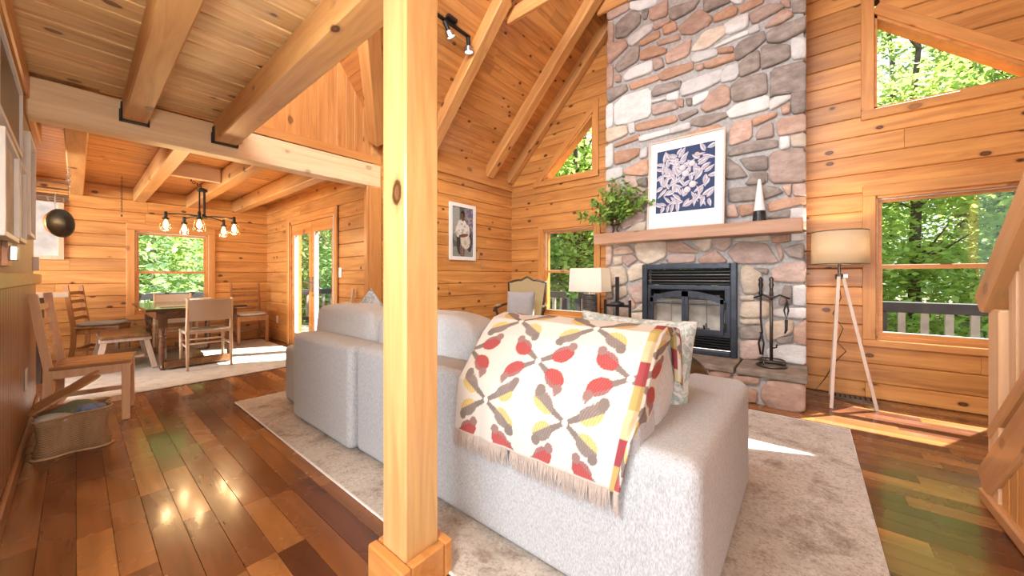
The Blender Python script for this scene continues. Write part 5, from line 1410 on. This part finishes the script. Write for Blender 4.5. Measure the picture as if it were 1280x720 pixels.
# ---- pot rack and pan
pr_ = E('pot_rack', 'stainless wire pot rack hanging from the kitchen ceiling', 'pot rack', (-5.8, -.38, 1.86))
m = MB()
for z in (0, .07, .13): m.tube([(-.2, -.33, z), (.2, -.33, z), (.2, .33, z), (-.2, .33, z), (-.2, -.33, z)], .009, 6)
m.build('rim', STEEL, pr_)
for i in range(7): MB().tube([(-.2, -.3 + i * .1, 0), (.2, -.3 + i * .1, 0)], .006, 6).build('grid_bar', STEEL, pr_)
for i in range(4): MB().tube([(-.15 + i * .1, -.33, 0), (-.15 + i * .1, .33, 0)], .006, 6).build('grid_bar', STEEL, pr_)
for sx in (-1, 1):
    for sy in (-1, 1):
        m = MB()
        for q in range(12): m.torus((sx * .2, sy * .33, .14 + q * .0285), .013, .0035, 10, 5, 'x' if q % 2 else 'y')
        m.build('chain', STEEL, pr_)
pn_ = E('frying_pan', 'black frying pan with copper rim hanging from the pot rack', 'pan', (-5.62, -.13, 1.50))
RM = Matrix.Translation((0, 0, .10)) @ Matrix.Rotation(R(50), 4, 'Z') @ Matrix.Rotation(R(90), 4, 'Y')
MB().lathe([(.0, .012), (.105, .012), (.13, .045), (.134, .045), (.108, 0), (.0, 0)], 30, cap=False).tf(RM).build('dish', plain('pan_black', (.015, .016, .025), .35, .2, .6, 60.), pn_, smooth=True)
MB().lathe([(.11, -.002), (.136, .04), (.138, .047)], 30, cap=False).tf(RM).build('rim_band', plain('copper', (.62, .35, .16), .25, 1.), pn_, smooth=True)
MB().bar((.03, .0, .225), (.03, .0, .36), .022, .008).tube([(.03, 0, .36), (.03, .01, .385), (.03, 0, .4)], .004, 6).build('handle', STEEL, pn_)
# ---- framed mirror and pull chain on the far wall
fm = E('framed_mirror', 'pale wood framed pane on the far wall behind the hanging pan', 'framed picture', (DX + .03, -.33, 1.30))
MB().box(0, .03, -.26, -.21, 0, .78).box(0, .03, .18, .23, 0, .78).box(0, .03, -.21, .18, 0, .05).box(0, .03, -.21, .18, .73, .78).build('frame', OAK, fm, .003); MB().box(0, .015, -.21, .18, .05, .73).build('pane', plain('pale_print', (.55, .55, .53), .3, 0, .3), fm)
pc = MB()
for q in range(22): pc.torus((-6.6, .36, 2.33 - q * .021), .009, .003, 8, 5, 'x' if q % 2 else 'y')
pc = pc.lathe([(.003, 1.86), (.009, 1.85), (.009, 1.835), (.002, 1.825)], 8, (-6.6, .36, 0)).build('pull_chain', BRONZE, None); tag(pc, 'thin chain hanging from the dining ceiling near the window', 'chain')
# ---- wicker basket
def wick():
    m_, t, b = nt('wicker'); w1 = N(t, 'ShaderNodeTexWave', Scale=38., Distortion=2., bands_direction='Z'); L(t, coords(t), w1.inputs[0])
    at_ = N(t, 'ShaderNodeTexNoise', Scale=40., Detail=3.); L(t, coords(t, (1, 1, .2)), at_.inputs[0])
    k = mth(t, 'MULTIPLY', w1.outputs[1], at_.outputs[0])
    L(t, ramp(t, [(.05, (.20, .11, .05)), (.3, (.40, .25, .13)), (.6, (.52, .36, .20))], k).outputs[0], b.inputs['Base Color']); b.inputs['Roughness'].default_value = .75; bump(t, b, k, .7, .006); return m_
WICK = wick(); LID = wood('basket_lid_wood', (.46, .27, .13), (.24, .12, .05), axis=1, knots=0, rnd=0, rough=.45, grain=2.2)
bk_ = E('wicker_basket', 'butterfly-shaped wicker basket with open wooden lid by the near wall', 'basket', (-3.60, -.01, 0))
def outl(sc=1., n=64):
    P_ = []
    for k in range(n):
        a = 2 * math.pi * k / n; r_ = .15 * (1 + .20 * math.cos(4 * (a - math.pi / 4)))
        P_.append((r_ * math.cos(a) * sc * 1.0, r_ * math.sin(a) * sc * 1.12))
    return P_
n = 64; v = []; f = []; prof = [(1.0, .004), (.93, .06), (.88, .12), (.93, .19), (1.0, .235), (.95, .235), (.88, .19), (.84, .12), (.88, .03)]
for sc, z in prof:
    for x, y in outl(sc): v.append((x, y, z + .012 * (y / .17) * (z / .235)))
for q in range(len(prof) - 1): f += [(q * n + i, q * n + (i + 1) % n, (q + 1) * n + (i + 1) % n, (q + 1) * n + i) for i in range(n)]
f += [tuple(range(n))[::-1], tuple(range((len(prof) - 1) * n, len(prof) * n))]
mesh('body', v, f, WICK, bk_, True)
for z, sc in ((.006, 1.01), (.238, 1.0)): MB().tube([(x, y, z + .012 * (y / .17) * (z / .235)) for x, y in outl(sc) + outl(sc)[:1]], .006, 6).build('rim', plain('cane_rim', (.50, .34, .18), .6), bk_, smooth=True)
MB().prism(outl(1.03), 0, .01).tf(Matrix.Translation((0, -.17, .262)) @ Matrix.Rotation(R(33), 4, 'X') @ Matrix.Translation((0, .17, 0))).build('lid', LID, bk_)
o = puffy('folded_cloth', None, (0, 0, 0), (.085, .10, .045), fabric('olive_cloth', (.20, .23, .13), .5), .7, .6, wr=.02); o.location = (-3.63, -.035, .225); o.rotation_euler = (R(18), 0, .4); tag(o, 'rolled olive green cloth inside the wicker basket', 'cloth')
o = puffy('folded_cloth', None, (0, 0, 0), (.05, .07, .03), fabric('white_cloth', (.62, .62, .58), .3), .7, .6, wr=.02, seed=4); o.location = (-3.51, -.075, .22); tag(o, 'white cloth beneath the basket lid', 'cloth')
o = puffy('folded_cloth', None, (0, 0, 0), (.055, .06, .03), fabric('blue_cloth', (.20, .27, .52), .7, 30.), .7, .6, wr=.02, seed=9); o.location = (-3.56, .075, .225); tag(o, 'blue and white cloth at the open side of the basket', 'cloth')
# ---- added fill lights, out of view: globe on a pole and hanging globe
pd = E('fill_globe', 'added fill light, white globe on a pole near the staircase', 'lamp', (.6, -.13, 0))
MB().lathe([(.02, .95), (.05, .962), (.088, 1.0), (.1, 1.05), (.088, 1.1), (.05, 1.138), (.0, 1.15)], 24, cap=False).build('globe', emit('fill_globe_glow', (1, .93, .82), 3), pd, smooth=True)
MB().tube([(0, 0, .02), (0, 0, .95)], .01, 8).build('pole', BLACK, pd); MB().lathe([(.14, .0), (.14, .015), (.02, .03)], 24).build('base', BLACK, pd)
pd = E('fill_pendant', 'added fill light, white globe on a black cord under the loft', 'lamp', (-.6, -.12, 1.50))
MB().lathe([(.0, -.1), (.05, -.088), (.088, -.05), (.1, .0), (.088, .05), (.05, .088), (.02, .1)], 24, cap=False).build('globe', bpy.data.materials['fill_globe_glow'], pd, smooth=True)
MB().tube([(0, 0, .1), (0, 0, .84)], .004, 6).build('cord', BLACK, pd); MB().lathe([(.05, .83), (.05, .851)], 18).build('ceiling_cup', BLACK, pd)
# ================================================================== OUTSIDE
gm = plain('forest_ground', (.10, .13, .05), .95, 0, .5, .8, .5, 6., col2=(.09, .065, .035))
gr = MB().box(-70, 60, -40, 80, -1.35, -1.25).build('ground', gm); gr['kind'] = 'structure'
def deck(label, x0, x1, y0, y1, axis):
    d = E('deck', label, 'deck', ((x0 + x1) / 2, (y0 + y1) / 2, -1.25)); cx, cy = (x0 + x1) / 2, (y0 + y1) / 2
    if axis == 'x':
        y = y0
        while y < y1 - .02: MB().box(x0 - cx, x1 - cx, y - cy, min(y + .135, y1) - cy, 1.13, 1.165).build('deck_board', DECKW, d); y += .14
    else:
        x = x0
        while x < x1 - .02: MB().box(x - cx, min(x + .135, x1) - cx, y0 - cy, y1 - cy, 1.13, 1.165).build('deck_board', DECKW, d); x += .14
    for sx in (x0 + .3, x1 - .3):
        for sy in (y0 + .3, y1 - .3): MB().box(sx - cx - .07, sx - cx + .07, sy - cy - .07, sy - cy + .07, 0, 1.13).build('support', DECKW, d)
deck('weathered deck outside the fireplace wall windows', -3.6, 5, WY + .2, 6.7, 'x')
deck('weathered deck outside the glazed doors', -9.9, -3.9, DY + .2, 6.7, 'x')
deck('weathered deck outside the dining window', -9.9, -7.7, -2.5, DY + .1, 'y')
def railing(label, a, b):
    a = Vector(a); b = Vector(b); r_ = E('deck_railing', label, 'railing', ((a.x + b.x) / 2, (a.y + b.y) / 2, -.085)); c = Vector(((a.x + b.x) / 2, (a.y + b.y) / 2, 0)); a -= c; b -= c; d = (b - a); n_ = int(d.length / .19)
    beam('top_rail', r_, a + Vector((0, 0, .79)), b + Vector((0, 0, .79)), .06, .13, RAILD); beam('bottom_rail', r_, a + Vector((0, 0, .13)), b + Vector((0, 0, .13)), .05, .08, RAILD)
    for i in range(n_): p = a + d * (i + .5) / n_; MB().box(p.x - .032, p.x + .032, p.y - .025, p.y + .025, .17, .725).build('baluster', BALP, r_)
    for i in range(3): p = a + d * i / 2; MB().box(p.x - .06, p.x + .06, p.y - .06, p.y + .06, 0, .725).build('post', RAILD, r_)
railing('dark topped deck railing beyond the fireplace wall windows', (-3.6, 6.5, 0), (5, 6.5, 0))
railing('dark topped deck railing beyond the glazed doors', (-9.7, 6.5, 0), (-3.9, 6.5, 0))
railing('dark topped deck railing beyond the dining window', (-9.7, -2.4, 0), (-9.7, 6.3, 0))
ds = E('deck_chair', 'pale slatted deck chair outside the glazed doors', 'chair', (-6.0, 4.1, -.085), R(-30))
for k in range(6): MB().box(-.26 + k * .09, -.19 + k * .09, .22, .25, .35, 1.0).build('back_slat', BALP, ds)
for k in range(5): MB().box(-.27, .27, -.25 + k * .1, -.17 + k * .1, .38, .405).build('seat_slat', BALP, ds)
for sx in (-1, 1):
    MB().box(sx * .29 - .025, sx * .29 + .025, -.27, -.22, 0, .6).build('leg', BALP, ds); MB().box(sx * .29 - .025, sx * .29 + .025, .2, .25, 0, .62).build('leg', BALP, ds); MB().box(sx * .29 - .05, sx * .29 + .05, -.3, .28, .6, .63).build('arm', BALP, ds)
def leafmat(name, c, c2):
    m_ = bpy.data.materials.new(name); m_.use_nodes = True; t = m_.node_tree; b = t.nodes['Principled BSDF']
    no = N(t, 'ShaderNodeTexNoise', Scale=1.7, Detail=4.); L(t, coords(t), no.inputs[0]); col = ramp(t, [(.35, c2), (.65, c)], no.outputs[0]).outputs[0]
    L(t, col, b.inputs['Base Color']); b.inputs['Roughness'].default_value = .5
    tr = N(t, 'ShaderNodeBsdfTranslucent'); L(t, mixc(t, .3, col, (.8, .9, .2)), tr.inputs[0]); mx = N(t, 'ShaderNodeMixShader'); mx.inputs[0].default_value = .5
    L(t, b.outputs[0], mx.inputs[1]); L(t, tr.outputs[0], mx.inputs[2]); L(t, mx.outputs[0], t.nodes['Material Output'].inputs[0]); return m_
LEAVES = [leafmat('leaf_bright', (.42, .60, .16), (.18, .36, .08)), leafmat('leaf_deep', (.24, .42, .13), (.10, .22, .07)), leafmat('leaf_cool', (.30, .48, .24), (.12, .26, .13))]
BARK = plain('bark', (.085, .075, .065), .95, 0, .5, 5., .8, 20.); BARK2 = plain('bark_pale', (.17, .165, .155), .9, 0, .4, 6., .5, 20.)
def crown(seed, n, rx, rz, z0, ls):
    r_ = random.Random(seed); v = []; f = []; cl_ = [(r_.gauss(0, rx * .45), r_.gauss(0, rx * .45), z0 + r_.uniform(-rz, rz)) for _ in range(42)]
    for i in range(n):
        c = cl_[r_.randrange(42)]; p = Vector((c[0] + r_.gauss(0, .55), c[1] + r_.gauss(0, .55), max(.2, c[2] + r_.gauss(0, .35))))
        a = Vector((r_.gauss(0, 1), r_.gauss(0, 1), r_.gauss(0, .5))).normalized(); b = a.cross(Vector((r_.gauss(0, .6), r_.gauss(0, .6), 1))).normalized(); s = ls * r_.uniform(.6, 1.3); k = len(v)
        v += [p, p + a * s * .5 + b * s * .32, p + a * s, p + a * s * .5 - b * s * .32]; f.append((k, k + 1, k + 2, k + 3))
    me = bpy.data.meshes.new('foliage'); me.from_pydata(v, [], f); return me
def trunk(seed, h_, r0):
    r_ = random.Random(seed); m = MB(); pts = [Vector((r_.gauss(0, .05) * i * .4, r_.gauss(0, .05) * i * .4, h_ * i / 7)) for i in range(8)]
    m.tube(pts, [r0 * (1 - .75 * i / 7) for i in range(8)], 9)
    for q in range(12):
        i = r_.randrange(2, 7); a = r_.uniform(0, 6.28); L_ = r_.uniform(.8, 2.2); p = pts[i]; d = Vector((math.cos(a), math.sin(a), r_.uniform(.2, .8)))
        m.tube([p, p + d * L_ * .5, p + d * L_ + Vector((0, 0, .2))], [r0 * .3, r0 * .2, r0 * .06], 5)
    me = bpy.data.meshes.new('trunk'); me.from_pydata([tuple(p) for p in m.v], [], m.f); return me
VAR = []
for i, (nl, rx, rz, z0, ls, h_, r0, bark) in enumerate(((7500, 2.3, 3.6, 4.6, .20, 11, .17, BARK), (7500, 2.2, 4.4, 5.8, .19, 13, .24, BARK), (6500, 1.9, 2.0, 2.2, .17, 6.5, .09, BARK2))):
    fo_ = crown(20 + i, nl, rx, rz, z0, ls); fo_.materials.append(LEAVES[i]); tr_ = trunk(40 + i, h_, r0); tr_.materials.append(bark); VAR.append((fo_, tr_))
LBL = ['bright leafy forest tree beyond the deck', 'tall dark forest tree beyond the deck', 'slim pale-stemmed young tree beyond the deck']
r = random.Random(17); spots = []; tries = 0
while len(spots) < 62 and tries < 4000:
    tries += 1; k = r.random()
    if k < .62: x, y = r.uniform(-20, 15), r.uniform(8.6, 26)
    else: x, y = r.uniform(-27, -11.8), r.uniform(-6, 12)
    vi = r.choice((0, 1, 2)); cut = {0: 11.0, 1: 13.0, 2: 8.6}[vi]
    if -3 < x < 9 and y < cut: continue
    if any(math.hypot(x - a, y - b) < 1.5 for a, b, _ in spots): continue
    spots.append((x, y, vi))
far = []
while len(far) < 46:
    a = r.uniform(-.75, 2.6); d_ = r.uniform(27, 46); far.append((-2 + d_ * math.sin(-a + .9), 2 + d_ * math.cos(-a + .9), r.choice((0, 0, 1))))
def shades(x, y, vi):
    # a tree whose crown would stand between the sun and the sunlit window
    for h_ in range(2, 14):
        q = Vector((.9 + .35 * h_, 4.5 + .645 * h_)); rr = math.hypot(x - q.x, y - q.y)
        if rr < 3.3 and h_ + 1 < {0: 8.2, 1: 10.5, 2: 4.5}[vi]: return True
    return False
spots = [q for q in spots if not shades(*q)]
def seen(x, y, rad):
    # could the tree show through one of the windows from about the camera's place?
    for ex, ey in ((0, 0), (1, .3), (-.6, .4), (.5, 1)):
        d_ = Vector((x - ex, y - ey)); n_ = Vector((-d_.y, d_.x)).normalized() * rad
        for Wy, spans in ((WY, ((-3.2, -2.1), (.35, 1.4))), (DY, ((-6.4, -4.8),))):
            if y <= Wy: continue
            t = (Wy - ey) / d_.y; c = ex + d_.x * t; hw_ = abs(rad * t * d_.length / max(d_.y, .1))
            if any(c + hw_ > a and c - hw_ < b for a, b in spans): return True
        if x < DX:
            t = (DX - ex) / d_.x; c = ey + d_.y * t; hw_ = abs(rad * t * d_.length / max(-d_.x, .1))
            if c + hw_ > .4 and c - hw_ < 1.5: return True
    return False
spots = [q for q in spots if seen(q[0], q[1], 2.2)]; far = [q for q in far if seen(q[0], q[1], 3.4)]
for k, (x, y, vi) in enumerate(spots + far):
    side = 'dining window' if x < -9.5 and y < 4 else 'glazed doors' if x < -5 and y < 16 else 'fireplace wall'
    lb = ('distant ' if k >= len(spots) else '') + LBL[vi].replace('the deck', 'the deck outside the ' + side)
    t = E('forest_tree', lb, 'tree', (x, y, -1.3), r.uniform(0, 6.28), 'forest trees outside the ' + side); s = r.uniform(.85, 1.15) * (1 if k < len(spots) else 1.7); t.scale = (s, s, s)
    for nm, me in (('foliage', VAR[vi][0]), ('trunk', VAR[vi][1])):
        o = bpy.data.objects.new(nm, me); COL.objects.link(o); o.parent = t
